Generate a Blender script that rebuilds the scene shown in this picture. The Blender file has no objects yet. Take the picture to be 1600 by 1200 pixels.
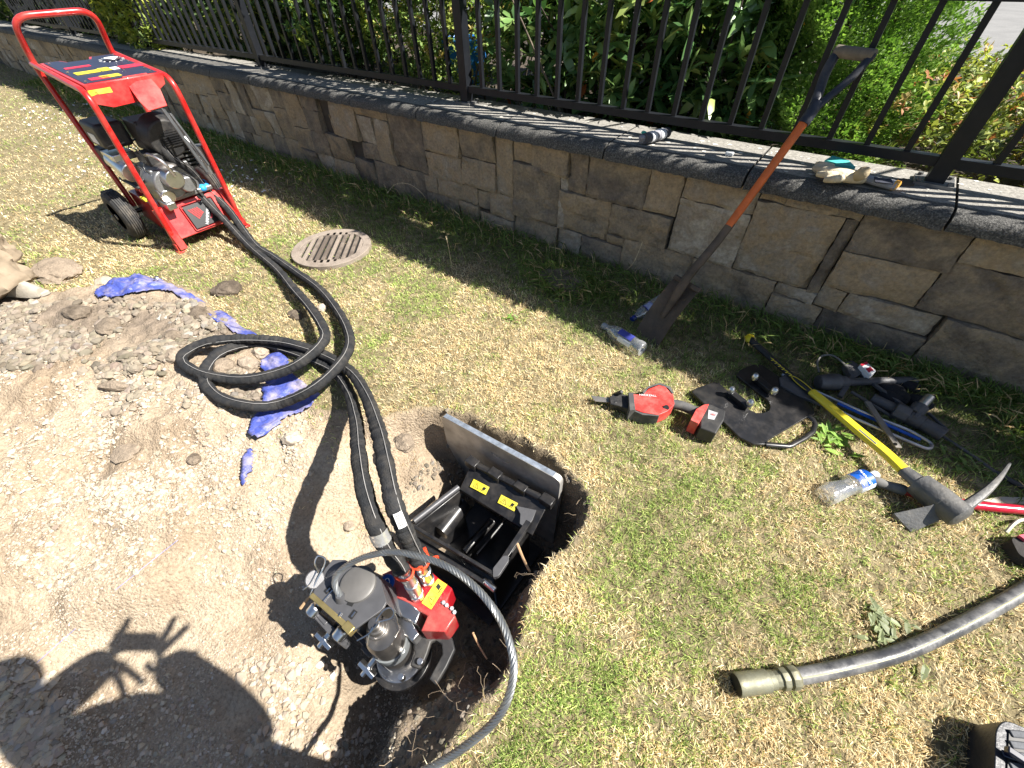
import bpy, math, random
import numpy as np
from mathutils import Vector, Matrix
random.seed(7); rng = np.random.default_rng(11)
SC = bpy.context.scene; COL = SC.collection
# ------------------------------------------------------------ camera, sky, sun, exposure
F = 648.0; H = 1.3
RX = np.array([[0.79934996, 0.4206337, -0.42907684], [0.60045388, -0.58563376, 0.54450734], [-0.02224375, -0.69289277, -0.72069746]])
CP = np.array([0, 0, H])
cd = bpy.data.cameras.new('camera'); cam = bpy.data.objects.new('camera', cd); COL.objects.link(cam)
cd.sensor_width = 36; cd.lens = F / 1600 * 36; cd.clip_start = 0.02; cd.clip_end = 400
m = Matrix(((RX[0][0], -RX[0][1], -RX[0][2], 0), (RX[1][0], -RX[1][1], -RX[1][2], 0), (RX[2][0], -RX[2][1], -RX[2][2], H), (0, 0, 0, 1)))
cam.matrix_world = m; SC.camera = cam
SUN = np.array([-0.8245, -0.3366, -1.0])
el = math.atan2(1.0, math.hypot(SUN[0], SUN[1])); az = math.atan2(-SUN[0], -SUN[1])
W = bpy.data.worlds.new('World'); SC.world = W; W.use_nodes = True
wn = W.node_tree.nodes; bg = wn['Background']
sky = wn.new('ShaderNodeTexSky'); sky.sky_type = 'NISHITA'; sky.sun_disc = False
sky.sun_elevation = el; sky.sun_rotation = az
W.node_tree.links.new(sky.outputs[0], bg.inputs[0]); bg.inputs[1].default_value = 0.05
sd = bpy.data.lights.new('sun', 'SUN'); sd.energy = 5.0; sd.angle = math.radians(0.5); sd.color = (1.0, 0.955, 0.88)
so = bpy.data.objects.new('sun', sd); COL.objects.link(so)
so.rotation_euler = Vector((-SUN[0], -SUN[1], -SUN[2])).to_track_quat('Z', 'Y').to_euler(); so.location = (4, 3, 8)
SC.view_settings.view_transform = 'Standard'; SC.view_settings.look = 'None'
SC.view_settings.exposure = 1.45; SC.view_settings.gamma = 1.0; SC.view_settings.use_curve_mapping = False
SC.render.engine = 'CYCLES'; SC.cycles.max_bounces = 6; SC.cycles.diffuse_bounces = 2; SC.cycles.transparent_max_bounces = 12

# ------------------------------------------------------------ helpers
def ray(x, y):
    d = RX @ np.array([x - 800.0, y - 600.0, F]); return d / np.linalg.norm(d)
def G(x, y, z=0.0):
    d = ray(x, y); return CP + (z - H) / d[2] * d
def GV(x, y, z=0.0): return Vector(G(x, y, z))
def WY(x, y, yy):
    d = ray(x, y); return CP + yy / d[1] * d
def WX(x, y, xx):
    d = ray(x, y); return CP + xx / d[0] * d
def V(*a): return Vector(a)

def vnoise(x, y, seed=0):
    x = np.asarray(x, float); y = np.asarray(y, float)
    xi = np.floor(x).astype(np.int64); yi = np.floor(y).astype(np.int64); fx = x - xi; fy = y - yi
    def h(a, b):
        n = (a * 374761393 + b * 668265263 + seed * 974634777) & 0xffffffff
        n = ((n ^ (n >> 13)) * 1274126177) & 0xffffffff
        return ((n ^ (n >> 16)) & 0xffff) / 65535.0
    u = fx * fx * (3 - 2 * fx); v = fy * fy * (3 - 2 * fy)
    return (h(xi, yi) * (1 - u) + h(xi + 1, yi) * u) * (1 - v) + (h(xi, yi + 1) * (1 - u) + h(xi + 1, yi + 1) * u) * v
def fbm(x, y, s, o=4, seed=0):
    t = 0; a = 1; n = 0
    for i in range(o):
        t = t + a * vnoise(x * s, y * s, seed + i * 17); n += a; a *= .5; s *= 2.03
    return t / n
def sstep(a, b, x):
    t = np.clip((x - a) / (b - a), 0, 1); return t * t * (3 - 2 * t)

def finish(me, smooth=True, angle=0.7):
    if smooth:
        me.polygons.foreach_set('use_smooth', [True] * len(me.polygons))
        me.set_sharp_from_angle(angle=angle)
    me.update()
def link(name, me, mat, parent=None, loc=None):
    o = bpy.data.objects.new(name, me); COL.objects.link(o)
    if mat is not None:
        me.materials.append(mat)
    if parent is not None:
        o.parent = parent
        p = parent; off = Vector((0, 0, 0))
        while p is not None: off += p.location; p = p.parent
        o.location = (Vector(loc) if loc is not None else Vector((0, 0, 0))) - off
    elif loc is not None: o.location = loc
    return o
def thing(name, label, cat, loc, group=None):
    o = bpy.data.objects.new(name, None); COL.objects.link(o); o.location = loc; o.empty_display_size = .05
    o['label'] = label; o['category'] = cat
    if group: o['group'] = group
    return o
def tag(o, label, cat=None, group=None, kind=None):
    if label: o['label'] = label
    if cat: o['category'] = cat
    if group: o['group'] = group
    if kind: o['kind'] = kind
    return o

class MB:
    def __init__(s): s.v = []; s.f = []
    def add(s, vs, fs):
        b = len(s.v); s.v += [tuple(p) for p in vs]; s.f += [tuple(b + i for i in f) for f in fs]; return s
    def box(s, c, size, rz=0, axes=None):
        c = Vector(c); sx, sy, sz = [k / 2 for k in size]
        if axes is None: ax = [V(math.cos(rz), math.sin(rz), 0), V(-math.sin(rz), math.cos(rz), 0), V(0, 0, 1)]
        else: ax = [Vector(a).normalized() for a in axes]
        vs = [c + ax[0] * sx * i + ax[1] * sy * j + ax[2] * sz * k for k in (-1, 1) for j in (-1, 1) for i in (-1, 1)]
        return s.add(vs, [(0, 2, 3, 1), (4, 5, 7, 6), (0, 1, 5, 4), (2, 6, 7, 3), (0, 4, 6, 2), (1, 3, 7, 5)])
    def bar(s, p0, p1, w, h, up=(0, 0, 1)):
        p0 = Vector(p0); p1 = Vector(p1); a = (p1 - p0); L = a.length; a.normalize()
        up = Vector(up); b = up.cross(a); b.normalize(); u = a.cross(b)
        return s.box((p0 + p1) / 2, (L, w, h), axes=(a, b, u))
    def cyl(s, p0, p1, r0, r1=None, n=16, caps=True):
        r1 = r0 if r1 is None else r1; p0 = Vector(p0); p1 = Vector(p1); a = (p1 - p0).normalized()
        b = a.orthogonal().normalized(); c = a.cross(b)
        vs = []
        for p, r in ((p0, r0), (p1, r1)):
            for i in range(n):
                t = 2 * math.pi * i / n; vs.append(p + (b * math.cos(t) + c * math.sin(t)) * r)
        fs = [(i, (i + 1) % n, n + (i + 1) % n, n + i) for i in range(n)]
        if caps: fs += [tuple(range(n - 1, -1, -1)), tuple(range(n, 2 * n))]
        return s.add(vs, fs)
    def lathe(s, p0, p1, prof, n=20):      # prof: list of (t along 0..1, radius)
        p0 = Vector(p0); p1 = Vector(p1); d = p1 - p0; a = d.normalized(); b = a.orthogonal().normalized(); c = a.cross(b)
        vs = []
        for t, r in prof:
            for i in range(n):
                q = 2 * math.pi * i / n; vs.append(p0 + d * t + (b * math.cos(q) + c * math.sin(q)) * max(r, 1e-4))
        fs = [(k * n + i, k * n + (i + 1) % n, (k + 1) * n + (i + 1) % n, (k + 1) * n + i) for k in range(len(prof) - 1) for i in range(n)]
        fs += [tuple(range(n - 1, -1, -1)), tuple((len(prof) - 1) * n + i for i in range(n))]
        return s.add(vs, fs)
    def tube(s, pts, r, n=10, closed=False, rfun=None, flat=1.0):
        pts = [Vector(p) for p in pts]; m_ = len(pts); vs = []; prev = None
        for i, p in enumerate(pts):
            a = (pts[(i + 1) % m_] if (closed or i < m_ - 1) else p) - (pts[i - 1] if (closed or i > 0) else p)
            a.normalize()
            if prev is None: b = a.cross(V(0, 0, 1)); b = a.orthogonal() if b.length < 1e-3 else b
            else: b = prev - a * prev.dot(a)
            b.normalize(); prev = b; c = a.cross(b); rr = rfun(i / (m_ - 1)) * r if rfun else r
            for k in range(n):
                t = 2 * math.pi * k / n; vs.append(p + (b * math.cos(t) + c * math.sin(t) * flat) * rr)
        seg = m_ if closed else m_ - 1
        fs = [(i * n + k, i * n + (k + 1) % n, ((i + 1) % m_) * n + (k + 1) % n, ((i + 1) % m_) * n + k) for i in range(seg) for k in range(n)]
        if not closed: fs += [tuple(range(n - 1, -1, -1)), tuple((m_ - 1) * n + k for k in range(n))]
        return s.add(vs, fs)
    def prism(s, poly, ext):
        poly = [Vector(p) for p in poly]; ext = Vector(ext); n = len(poly)
        nrm = Vector((0, 0, 0))
        for i in range(n): nrm += poly[i].cross(poly[(i + 1) % n])
        if nrm.dot(ext) > 0: poly = poly[::-1]
        vs = poly + [p + ext for p in poly]
        fs = [tuple(range(n)), tuple(range(2 * n - 1, n - 1, -1))] + [(i, n + i, n + (i + 1) % n, (i + 1) % n) for i in range(n)]
        return s.add(vs, fs)
    def ring(s, outer, inner, ext):        # outer and inner loops, same count
        n = len(outer); ext = Vector(ext); o = [Vector(p) for p in outer]; q = [Vector(p) for p in inner]
        vs = o + q + [p + ext for p in o] + [p + ext for p in q]; fs = []
        for i in range(n):
            j = (i + 1) % n
            fs += [(i, j, n + j, n + i), (2 * n + i, 3 * n + i, 3 * n + j, 2 * n + j), (i, 2 * n + i, 2 * n + j, j), (n + i, n + j, 3 * n + j, 3 * n + i)]
        return s.add(vs, fs)
    def ball(s, c, r, n=10, m_=6):
        c = Vector(c); r = r if hasattr(r, '__len__') else (r, r, r); vs = []
        for j in range(m_ + 1):
            ph = math.pi * j / m_
            for i in range(n):
                th = 2 * math.pi * i / n
                vs.append(c + V(math.sin(ph) * math.cos(th) * r[0], math.sin(ph) * math.sin(th) * r[1], math.cos(ph) * r[2]))
        fs = [(j * n + i, (j + 1) * n + i, (j + 1) * n + (i + 1) % n, j * n + (i + 1) % n) for j in range(m_) for i in range(n)]
        return s.add(vs, fs)
    def mesh(s, name):
        import bmesh
        me = bpy.data.meshes.new(name); me.from_pydata(s.v, [], s.f)
        bm = bmesh.new(); bm.from_mesh(me); bmesh.ops.remove_doubles(bm, verts=bm.verts, dist=1e-5)
        bmesh.ops.recalc_face_normals(bm, faces=bm.faces); bm.to_mesh(me); bm.free(); return me
    def build(s, name, mat, parent=None, bevel=0, smooth=True, label=None, seg=2):
        me = s.mesh(name); finish(me, smooth); o = link(name, me, mat, parent)
        if bevel:
            b = o.modifiers.new('b', 'BEVEL'); b.width = bevel; b.segments = seg; b.limit_method = 'ANGLE'; b.angle_limit = 0.6; b.harden_normals = False
        if label: o['label'] = label
        return o

def crom(pts, k=8, closed=False):
    pts = [Vector(p) for p in pts]; n = len(pts); out = []
    for i in range(n if closed else n - 1):
        if closed: a, b, c, d = pts[i - 1], pts[i], pts[(i + 1) % n], pts[(i + 2) % n]
        else: a, b, c, d = pts[max(i - 1, 0)], pts[i], pts[i + 1], pts[min(i + 2, n - 1)]
        for j in range(k):
            t = j / k
            out.append(0.5 * ((2 * b) + (c - a) * t + (2 * a - 5 * b + 4 * c - d) * t * t + (3 * b - a - 3 * c + d) * t ** 3))
    if not closed: out.append(pts[-1])
    return out
def rounded(pts, r, k=5):                 # round the corners of an open/closed 3D polyline
    pts = [Vector(p) for p in pts]; out = [pts[0]]
    for i in range(1, len(pts) - 1):
        a, b, c = pts[i - 1], pts[i], pts[i + 1]
        u = (a - b); v = (c - b); ru = min(r, u.length * .45); rv = min(r, v.length * .45)
        p0 = b + u.normalized() * ru; p1 = b + v.normalized() * rv
        for j in range(k + 1):
            t = j / k; out.append(p0 * (1 - t) ** 2 + b * 2 * t * (1 - t) + p1 * t * t)
    out.append(pts[-1]); return out
def rpoly(pts, r, k=4):                   # rounded closed polygon
    pts = [Vector(p) for p in pts]; out = []; n = len(pts)
    for i in range(n):
        a, b, c = pts[i - 1], pts[i], pts[(i + 1) % n]; u = a - b; v = c - b
        rr = min(r, u.length * .45, v.length * .45); p0 = b + u.normalized() * rr; p1 = b + v.normalized() * rr
        for j in range(k + 1):
            t = j / k; out.append(p0 * (1 - t) ** 2 + b * 2 * t * (1 - t) + p1 * t * t)
    return out

def fastmesh(name, verts, faces):         # faces (n,k) int array
    me = bpy.data.meshes.new(name); nv = len(verts); nf, k = faces.shape
    me.vertices.add(nv); me.vertices.foreach_set('co', np.ascontiguousarray(verts, dtype=np.float32).ravel())
    me.loops.add(nf * k); me.loops.foreach_set('vertex_index', faces.astype(np.int32).ravel())
    me.polygons.add(nf); me.polygons.foreach_set('loop_start', np.arange(0, nf * k, k, dtype=np.int32))
    me.update(calc_edges=True); return me
def rotm(yaw, tilt, spin=None):
    n = len(yaw); c, s = np.cos(yaw), np.sin(yaw); ct, st = np.cos(tilt), np.sin(tilt); o = np.zeros(n); i = np.ones(n)
    Rz = np.stack([np.stack([c, -s, o], 1), np.stack([s, c, o], 1), np.stack([o, o, i], 1)], 1)
    Rx = np.stack([np.stack([i, o, o], 1), np.stack([o, ct, -st], 1), np.stack([o, st, ct], 1)], 1)
    M = Rz @ Rx
    if spin is not None:
        c, s = np.cos(spin), np.sin(spin)
        M = M @ np.stack([np.stack([c, -s, o], 1), np.stack([s, c, o], 1), np.stack([o, o, i], 1)], 1)
    return M
def scatter(name, temps, faces, pos, M, sc, col, mat, parent=None, smooth=False):
    """many small pieces joined into one mesh: temps list of (m,3) with shared faces (triangles)"""
    n = len(pos); T = np.array(temps); w = rng.integers(0, len(T), n); P = T[w]
    sc = np.asarray(sc);
    if sc.ndim == 1: sc = np.repeat(sc[:, None], 3, 1)
    P = P * sc[:, None, :]; P = np.einsum('nij,nmj->nmi', M, P) + pos[:, None, :]
    mm = P.shape[1]; Fs = (np.array(faces)[None] + (np.arange(n) * mm)[:, None, None]).reshape(-1, np.array(faces).shape[1])
    me = fastmesh(name, P.reshape(-1, 3), Fs)
    a = me.attributes.new('Col', 'FLOAT_COLOR', 'POINT'); cc = np.ones((n, mm, 4), np.float32); cc[:, :, :3] = col[:, None, :]
    a.data.foreach_set('color', cc.ravel())
    me.polygons.foreach_set('use_smooth', [bool(smooth)] * len(me.polygons)); me.update()
    return link(name, me, mat, parent)

# ------------------------------------------------------------ materials
def nodes(name):
    mt = bpy.data.materials.new(name); mt.use_nodes = True; t = mt.node_tree; return mt, t.nodes, t.links, t.nodes['Principled BSDF']
def mat(name, col, rough=.6, metal=0., var=.15, scale=20., bump=0., bscale=None, coat=0., trans=0., ior=1.45, dust=0., dcol=(.42, .34, .25), spec=None):
    mt, n, l, p = nodes(name); tc = n.new('ShaderNodeTexCoord')
    nz = n.new('ShaderNodeTexNoise'); nz.inputs['Scale'].default_value = scale; nz.inputs['Detail'].default_value = 6
    l.new(tc.outputs['Object'], nz.inputs['Vector'])
    mr = n.new('ShaderNodeMapRange'); mr.inputs[1].default_value = .3; mr.inputs[2].default_value = .7; mr.inputs[3].default_value = 1 - var; mr.inputs[4].default_value = 1 + var
    l.new(nz.outputs[0], mr.inputs[0])
    hs = n.new('ShaderNodeMix'); hs.data_type = 'RGBA'; hs.blend_type = 'MULTIPLY'; hs.inputs[0].default_value = 1; hs.inputs[6].default_value = (*col, 1)
    cb = n.new('ShaderNodeCombineColor'); [l.new(mr.outputs[0], cb.inputs[i]) for i in range(3)]; l.new(cb.outputs[0], hs.inputs[7]); out = hs.outputs[2]
    if dust:
        n2 = n.new('ShaderNodeTexNoise'); n2.inputs['Scale'].default_value = scale * .6; n2.inputs['Detail'].default_value = 9; n2.inputs['Roughness'].default_value = .7; l.new(tc.outputs['Object'], n2.inputs['Vector'])
        m2 = n.new('ShaderNodeMapRange'); m2.inputs[1].default_value = .45; m2.inputs[2].default_value = .68; m2.inputs[4].default_value = dust; l.new(n2.outputs[0], m2.inputs[0])
        mx = n.new('ShaderNodeMix'); mx.data_type = 'RGBA'; l.new(m2.outputs[0], mx.inputs[0]); l.new(out, mx.inputs[6]); mx.inputs[7].default_value = (*dcol, 1); out = mx.outputs[2]
        rr = n.new('ShaderNodeMapRange'); rr.inputs[3].default_value = rough; rr.inputs[4].default_value = min(1, rough + .4); l.new(m2.outputs[0], rr.inputs[0]); l.new(rr.outputs[0], p.inputs['Roughness'])
    else: p.inputs['Roughness'].default_value = rough
    l.new(out, p.inputs['Base Color']); p.inputs['Metallic'].default_value = metal
    p.inputs['Specular IOR Level'].default_value = .5 if spec is None else spec
    p.inputs['Coat Weight'].default_value = coat; p.inputs['Transmission Weight'].default_value = trans; p.inputs['IOR'].default_value = ior
    if bump:
        nb = n.new('ShaderNodeTexNoise'); nb.inputs['Scale'].default_value = bscale or scale * 4; nb.inputs['Detail'].default_value = 8; l.new(tc.outputs['Object'], nb.inputs['Vector'])
        b = n.new('ShaderNodeBump'); b.inputs['Strength'].default_value = 1; b.inputs['Distance'].default_value = bump; l.new(nb.outputs[0], b.inputs['Height']); l.new(b.outputs[0], p.inputs['Normal'])
    return mt
def attrmat(name, rough=.7, trans=.0, nscale=0, spec=.3):
    mt, n, l, p = nodes(name); a = n.new('ShaderNodeAttribute'); a.attribute_name = 'Col'; l.new(a.outputs['Color'], p.inputs['Base Color'])
    p.inputs['Roughness'].default_value = rough; p.inputs['Specular IOR Level'].default_value = spec
    if trans:
        tr = n.new('ShaderNodeBsdfTranslucent'); mx = n.new('ShaderNodeMixShader'); mx.inputs[0].default_value = trans
        hs = n.new('ShaderNodeHueSaturation'); hs.inputs['Value'].default_value = 1.5; hs.inputs['Saturation'].default_value = 1.15; l.new(a.outputs['Color'], hs.inputs['Color']); l.new(hs.outputs[0], tr.inputs[0])
        l.new(p.outputs[0], mx.inputs[1]); l.new(tr.outputs[0], mx.inputs[2]); l.new(mx.outputs[0], n['Material Output'].inputs[0])
    if nscale:
        tc = n.new('ShaderNodeTexCoord'); nb = n.new('ShaderNodeTexNoise'); nb.inputs['Scale'].default_value = nscale; nb.inputs['Detail'].default_value = 5; l.new(tc.outputs['Object'], nb.inputs['Vector'])
        b = n.new('ShaderNodeBump'); b.inputs['Distance'].default_value = .002; l.new(nb.outputs[0], b.inputs['Height']); l.new(b.outputs[0], p.inputs['Normal'])
    return mt
def ramp_mat(name, stops, rough=.85, scale=8., bump=.004, bscale=40., rand=True, detail=8, warp=.0, spec=.3, speck=.28):
    """colour ramp driven by noise plus the piece's own random number"""
    mt, n, l, p = nodes(name); tc = n.new('ShaderNodeTexCoord'); gm = n.new('ShaderNodeNewGeometry')
    nz = n.new('ShaderNodeTexNoise'); nz.inputs['Scale'].default_value = scale; nz.inputs['Detail'].default_value = detail; nz.inputs['Roughness'].default_value = .62; nz.inputs['Distortion'].default_value = warp
    l.new(gm.outputs['Position'], nz.inputs['Vector']); src = nz.outputs[0]
    if rand:
        oi = n.new('ShaderNodeObjectInfo'); a = n.new('ShaderNodeMath'); a.operation = 'MULTIPLY_ADD'; a.inputs[1].default_value = .5; a.inputs[2].default_value = -.25; l.new(oi.outputs['Random'], a.inputs[0])
        b = n.new('ShaderNodeMath'); b.operation = 'ADD'; l.new(a.outputs[0], b.inputs[0]); l.new(nz.outputs[0], b.inputs[1]); src = b.outputs[0]
    cr = n.new('ShaderNodeValToRGB'); l.new(src, cr.inputs[0]); e = cr.color_ramp.elements
    while len(e) < len(stops): e.new(.5)
    for el_, (t, c) in zip(e, stops): el_.position = t; el_.color = (*c, 1)
    sp = n.new('ShaderNodeTexNoise'); sp.inputs['Scale'].default_value = max(bscale * 2.2, 70); sp.inputs['Detail'].default_value = 6; sp.inputs['Roughness'].default_value = .7; l.new(gm.outputs['Position'], sp.inputs['Vector'])
    sm = n.new('ShaderNodeMapRange'); sm.inputs[1].default_value = .3; sm.inputs[2].default_value = .7; sm.inputs[3].default_value = 1 - speck; sm.inputs[4].default_value = 1 + speck; l.new(sp.outputs[0], sm.inputs[0])
    scb = n.new('ShaderNodeCombineColor'); [l.new(sm.outputs[0], scb.inputs[i]) for i in range(3)]; smx = n.new('ShaderNodeMix'); smx.data_type = 'RGBA'; smx.blend_type = 'MULTIPLY'; smx.inputs[0].default_value = 1; l.new(cr.outputs[0], smx.inputs[6]); l.new(scb.outputs[0], smx.inputs[7])
    l.new(smx.outputs[2], p.inputs['Base Color']); p.inputs['Roughness'].default_value = rough; p.inputs['Specular IOR Level'].default_value = spec
    nb = n.new('ShaderNodeTexNoise'); nb.inputs['Scale'].default_value = bscale; nb.inputs['Detail'].default_value = 9; nb.inputs['Roughness'].default_value = .65; l.new(gm.outputs['Position'], nb.inputs['Vector'])
    b = n.new('ShaderNodeBump'); b.inputs['Distance'].default_value = bump; l.new(nb.outputs[0], b.inputs['Height']); l.new(b.outputs[0], p.inputs['Normal'])
    return mt

RED = mat('red_paint', (.44, .010, .009), .3, 0, .08, 12, coat=.5, dust=.28, dcol=(.34, .20, .15))
DRED = mat('dark_red_paint', (.30, .008, .014), .3, 0, .08, 14, coat=.4, dust=.25, bump=.0004, bscale=300)
BLACK = mat('black_paint', (.012, .012, .013), .3, 0, .2, 30, coat=.2, dust=.15, dcol=(.16, .14, .12))
BPLAS = mat('black_plastic', (.02, .02, .021), .5, 0, .2, 30, dust=.2, dcol=(.2, .18, .15))
FENCEM = mat('black_fence_paint', (.008, .0095, .013), .45, 0, .15, 25, dust=.03, dcol=(.2, .19, .17), spec=.3)
RUBBER = mat('tyre_rubber', (.03, .03, .03), .75, 0, .2, 30, bump=.001, dust=.4, dcol=(.22, .19, .15))
STEEL = mat('bright_steel', (.62, .62, .62), .28, 1, .1, 30, bump=.0003, bscale=200)
DSTEEL = mat('dark_steel', (.2, .19, .18), .35, .9, .2, 30, bump=.0005, dust=.15)
CAST = mat('cast_aluminium', (.27, .27, .27), .45, .8, .15, 40, bump=.001)
BRONZE = mat('yellow_zinc_steel', (.42, .33, .14), .4, .8, .2, 30)
GALV = mat('galvanised_plate', (.46, .44, .41), .5, .55, .25, 14, bump=.0006, bscale=120, dust=.55, dcol=(.2, .16, .13))
GALVT = mat('worn_aluminium_edge', (.55, .6, .66), .35, .8, .3, 50, bump=.0008, bscale=150)
GREY = mat('grey_coated_steel', (.085, .085, .09), .42, .3, .1, 40, bump=.0003, bscale=400)
YEL = mat('yellow_label', (.62, .52, .03), .5, 0, .08, 30, dust=.3, dcol=(.4, .36, .2))
INK = mat('ink_and_hole_black', (.01, .01, .01), .6)  # print ink, also the painted dark of slots and hollows
WHITE = mat('white_label', (.75, .75, .74), .5, 0, .05)
BLUEL = mat('blue_label', (.01, .08, .38), .4)
ORANGE = mat('orange_cap', (.75, .06, .02), .45)
FABRIC = mat('black_woven_sleeve', (.012, .013, .015), .85, 0, .3, 40, bump=.003, bscale=220, dust=.45, dcol=(.075, .066, .055))
# ------------------------------------------------------------ terrain
DPOLY = [tuple(G(x, y)[:2]) for x, y in [(0, 452), (60, 462), (150, 452), (230, 440), (300, 455), (345, 500), (400, 525), (430, 560), (470, 600), (500, 640), (545, 650), (600, 655), (655, 640), (690, 640), (740, 655), (790, 682), (845, 712), (885, 738), (922, 775), (905, 812), (885, 850), (850, 880), (825, 905), (815, 940), (812, 985), (800, 1040), (780, 1080), (755, 1110), (735, 1150), (690, 1190)]]
DPOLY += [(-.16, -.5), (-.3, -3), (-7, -3), (-7, -.9)]
DP = np.array(DPOLY)
def sdist(x, y):                                    # signed distance to the dug area, + inside
    x = np.asarray(x, float); y = np.asarray(y, float); sh = x.shape; x = x.ravel(); y = y.ravel()
    best = np.full(x.shape, 1e9); ins = np.zeros(x.shape, bool); n = len(DP)
    for i in range(n):
        a = DP[i]; b = DP[(i + 1) % n]; e = b - a; t = np.clip(((x - a[0]) * e[0] + (y - a[1]) * e[1]) / (e @ e), 0, 1)
        d = (x - a[0] - t * e[0]) ** 2 + (y - a[1] - t * e[1]) ** 2; best = np.minimum(best, d)
        c = ((a[1] > y) != (b[1] > y)) & (x < e[0] * (y - a[1]) / (e[1] + 1e-12) + a[0]); ins ^= c
    return (np.where(ins, 1, -1) * np.sqrt(best)).reshape(sh)
HP = [(0, 480, .04), (150, 480, .06), (250, 520, .07), (350, 540, .05), (300, 620, .05), (100, 560, .06), (430, 620, .0), (470, 680, -.02), (400, 740, -.03), (250, 760, -.04), (0, 700, -.01), (0, 850, -.08), (180, 880, -.12),
      (400, 850, -.17), (450, 760, -.09), (520, 700, -.04), (560, 655, -.02), (600, 680, -.06), (650, 642, -.01), (600, 780, -.2), (500, 830, -.21), (560, 850, -.29), (400, 980, -.3), (200, 1050, -.3), (0, 1000, -.22),
      (300, 1190, -.32), (500, 1150, -.34), (0, 1190, -.3), (650, 700, -.12), (640, 760, -.32), (655, 680, -.07), (700, 760, -.55), (760, 820, -.55), (700, 950, -.52), (760, 880, -.55), (620, 1040, -.48), (700, 1020, -.54), (640, 1120, -.50), (600, 1160, -.45), (730, 1060, -.45), (850, 780, -.5)]
HPW = np.array([(*G(x, y, z)[:2], z) for x, y, z in HP] + [(-1.2, -1.2, -.34), (-.4, -.6, -.36), (-.4, -1.5, -.34), (-2.5, -1.2, -.15), (-4, -1, 0), (-6, -2, 0), (-3, -2.5, -.1)])
def hraw(x, y):
    num = 0; den = 0
    for px, py, z in HPW:
        d = (x - px) ** 2 + (y - py) ** 2; w = np.exp(-d / (2 * .09 ** 2)) + .004 / (d + .004) ** 1.6 * .02; num = num + w * z; den = den + w
    return num / den
def height(x, y, fine=True):
    x = np.asarray(x, float); y = np.asarray(y, float)
    lawn = (fbm(x, y, 2.2, 3, 5) - .5) * .03 + (fbm(x, y, 14, 2, 6) - .5) * .008
    s = sdist(x, y) + (fbm(x, y, 9, 3, 2) - .5) * .07
    lw = sstep(.20, .02, y) * sstep(-1.2, -.5, x) * (y > -.9)
    k = sstep(-.005, .075, s) * (1 - lw) + lw * (.26 * sstep(-.005, .10, s) + .74 * sstep(.12, .26, s))
    rough = (fbm(x, y, 7, 4, 9) - .5) * .05 + (fbm(x, y, 26, 3, 12) - .5) * .022
    heap = sstep(-1.1, -2.0, x) * .018
    rough = rough * np.where(x > -1.1, .75, 1.0) + (np.abs(fbm(x, y, 11, 3, 31) - .5) * -2 + .35) * heap * 1.6
    far = np.hypot(x, y) > 9
    h = lawn * (1 - k) + (hraw(x, y) + rough) * k
    lip = np.exp(-((s - .0) / .02) ** 2) * .008
    g = h + lip
    return np.where(y > 2.2, np.maximum(g, 0), g)
def axis(segs):
    out = []
    for a, b, d in segs: out += list(np.arange(a, b, d))
    return np.array(out + [segs[-1][1]])
xs = axis([(-60, -16, 4), (-16, -6, .25), (-6, -3.3, .05), (-3.3, 1.2, .0125), (1.2, 2.5, .08), (2.5, 12, 1), (12, 60, 6)])
ys = axis([(-40, -4, 4), (-4, -1.2, .12), (-1.2, 1.3, .0125), (1.3, 2.16, .025)])
X, Y = np.meshgrid(xs, ys, indexing='ij'); Z = height(X, Y)
nx, ny = X.shape; idx = np.arange(nx * ny).reshape(nx, ny)
Fg = np.stack([idx[:-1, :-1], idx[1:, :-1], idx[1:, 1:], idx[:-1, 1:]], -1).reshape(-1, 4)
me = fastmesh('ground', np.stack([X, Y, Z], -1).reshape(-1, 3), Fg)
S_ = sdist(X, Y) + (fbm(X, Y, 9, 3, 2) - .5) * .07
at = me.attributes.new('dirt', 'FLOAT', 'POINT'); at.data.foreach_set('value', sstep(-.03, .02, S_).astype(np.float32).ravel())
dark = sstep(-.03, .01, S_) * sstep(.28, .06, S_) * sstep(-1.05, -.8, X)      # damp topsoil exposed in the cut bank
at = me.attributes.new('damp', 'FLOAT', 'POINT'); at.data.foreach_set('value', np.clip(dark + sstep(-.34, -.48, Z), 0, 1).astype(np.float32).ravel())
hx_, hy_ = G(150, 510)[:2]; hh_ = np.exp(-(((X - hx_) * .5 + (Y - hy_) * -.3) / .55) ** 2 - (((Y - hy_) * .75 - (X - hx_) * .45) / .17) ** 2)
at = me.attributes.new('heap', 'FLOAT', 'POINT'); at.data.foreach_set('value', np.clip(hh_ * 1.3 * (.4 + fbm(X, Y, 6, 3, 61)), 0, 1).astype(np.float32).ravel())
me.polygons.foreach_set('use_smooth', [True] * len(me.polygons)); me.update()
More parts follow.
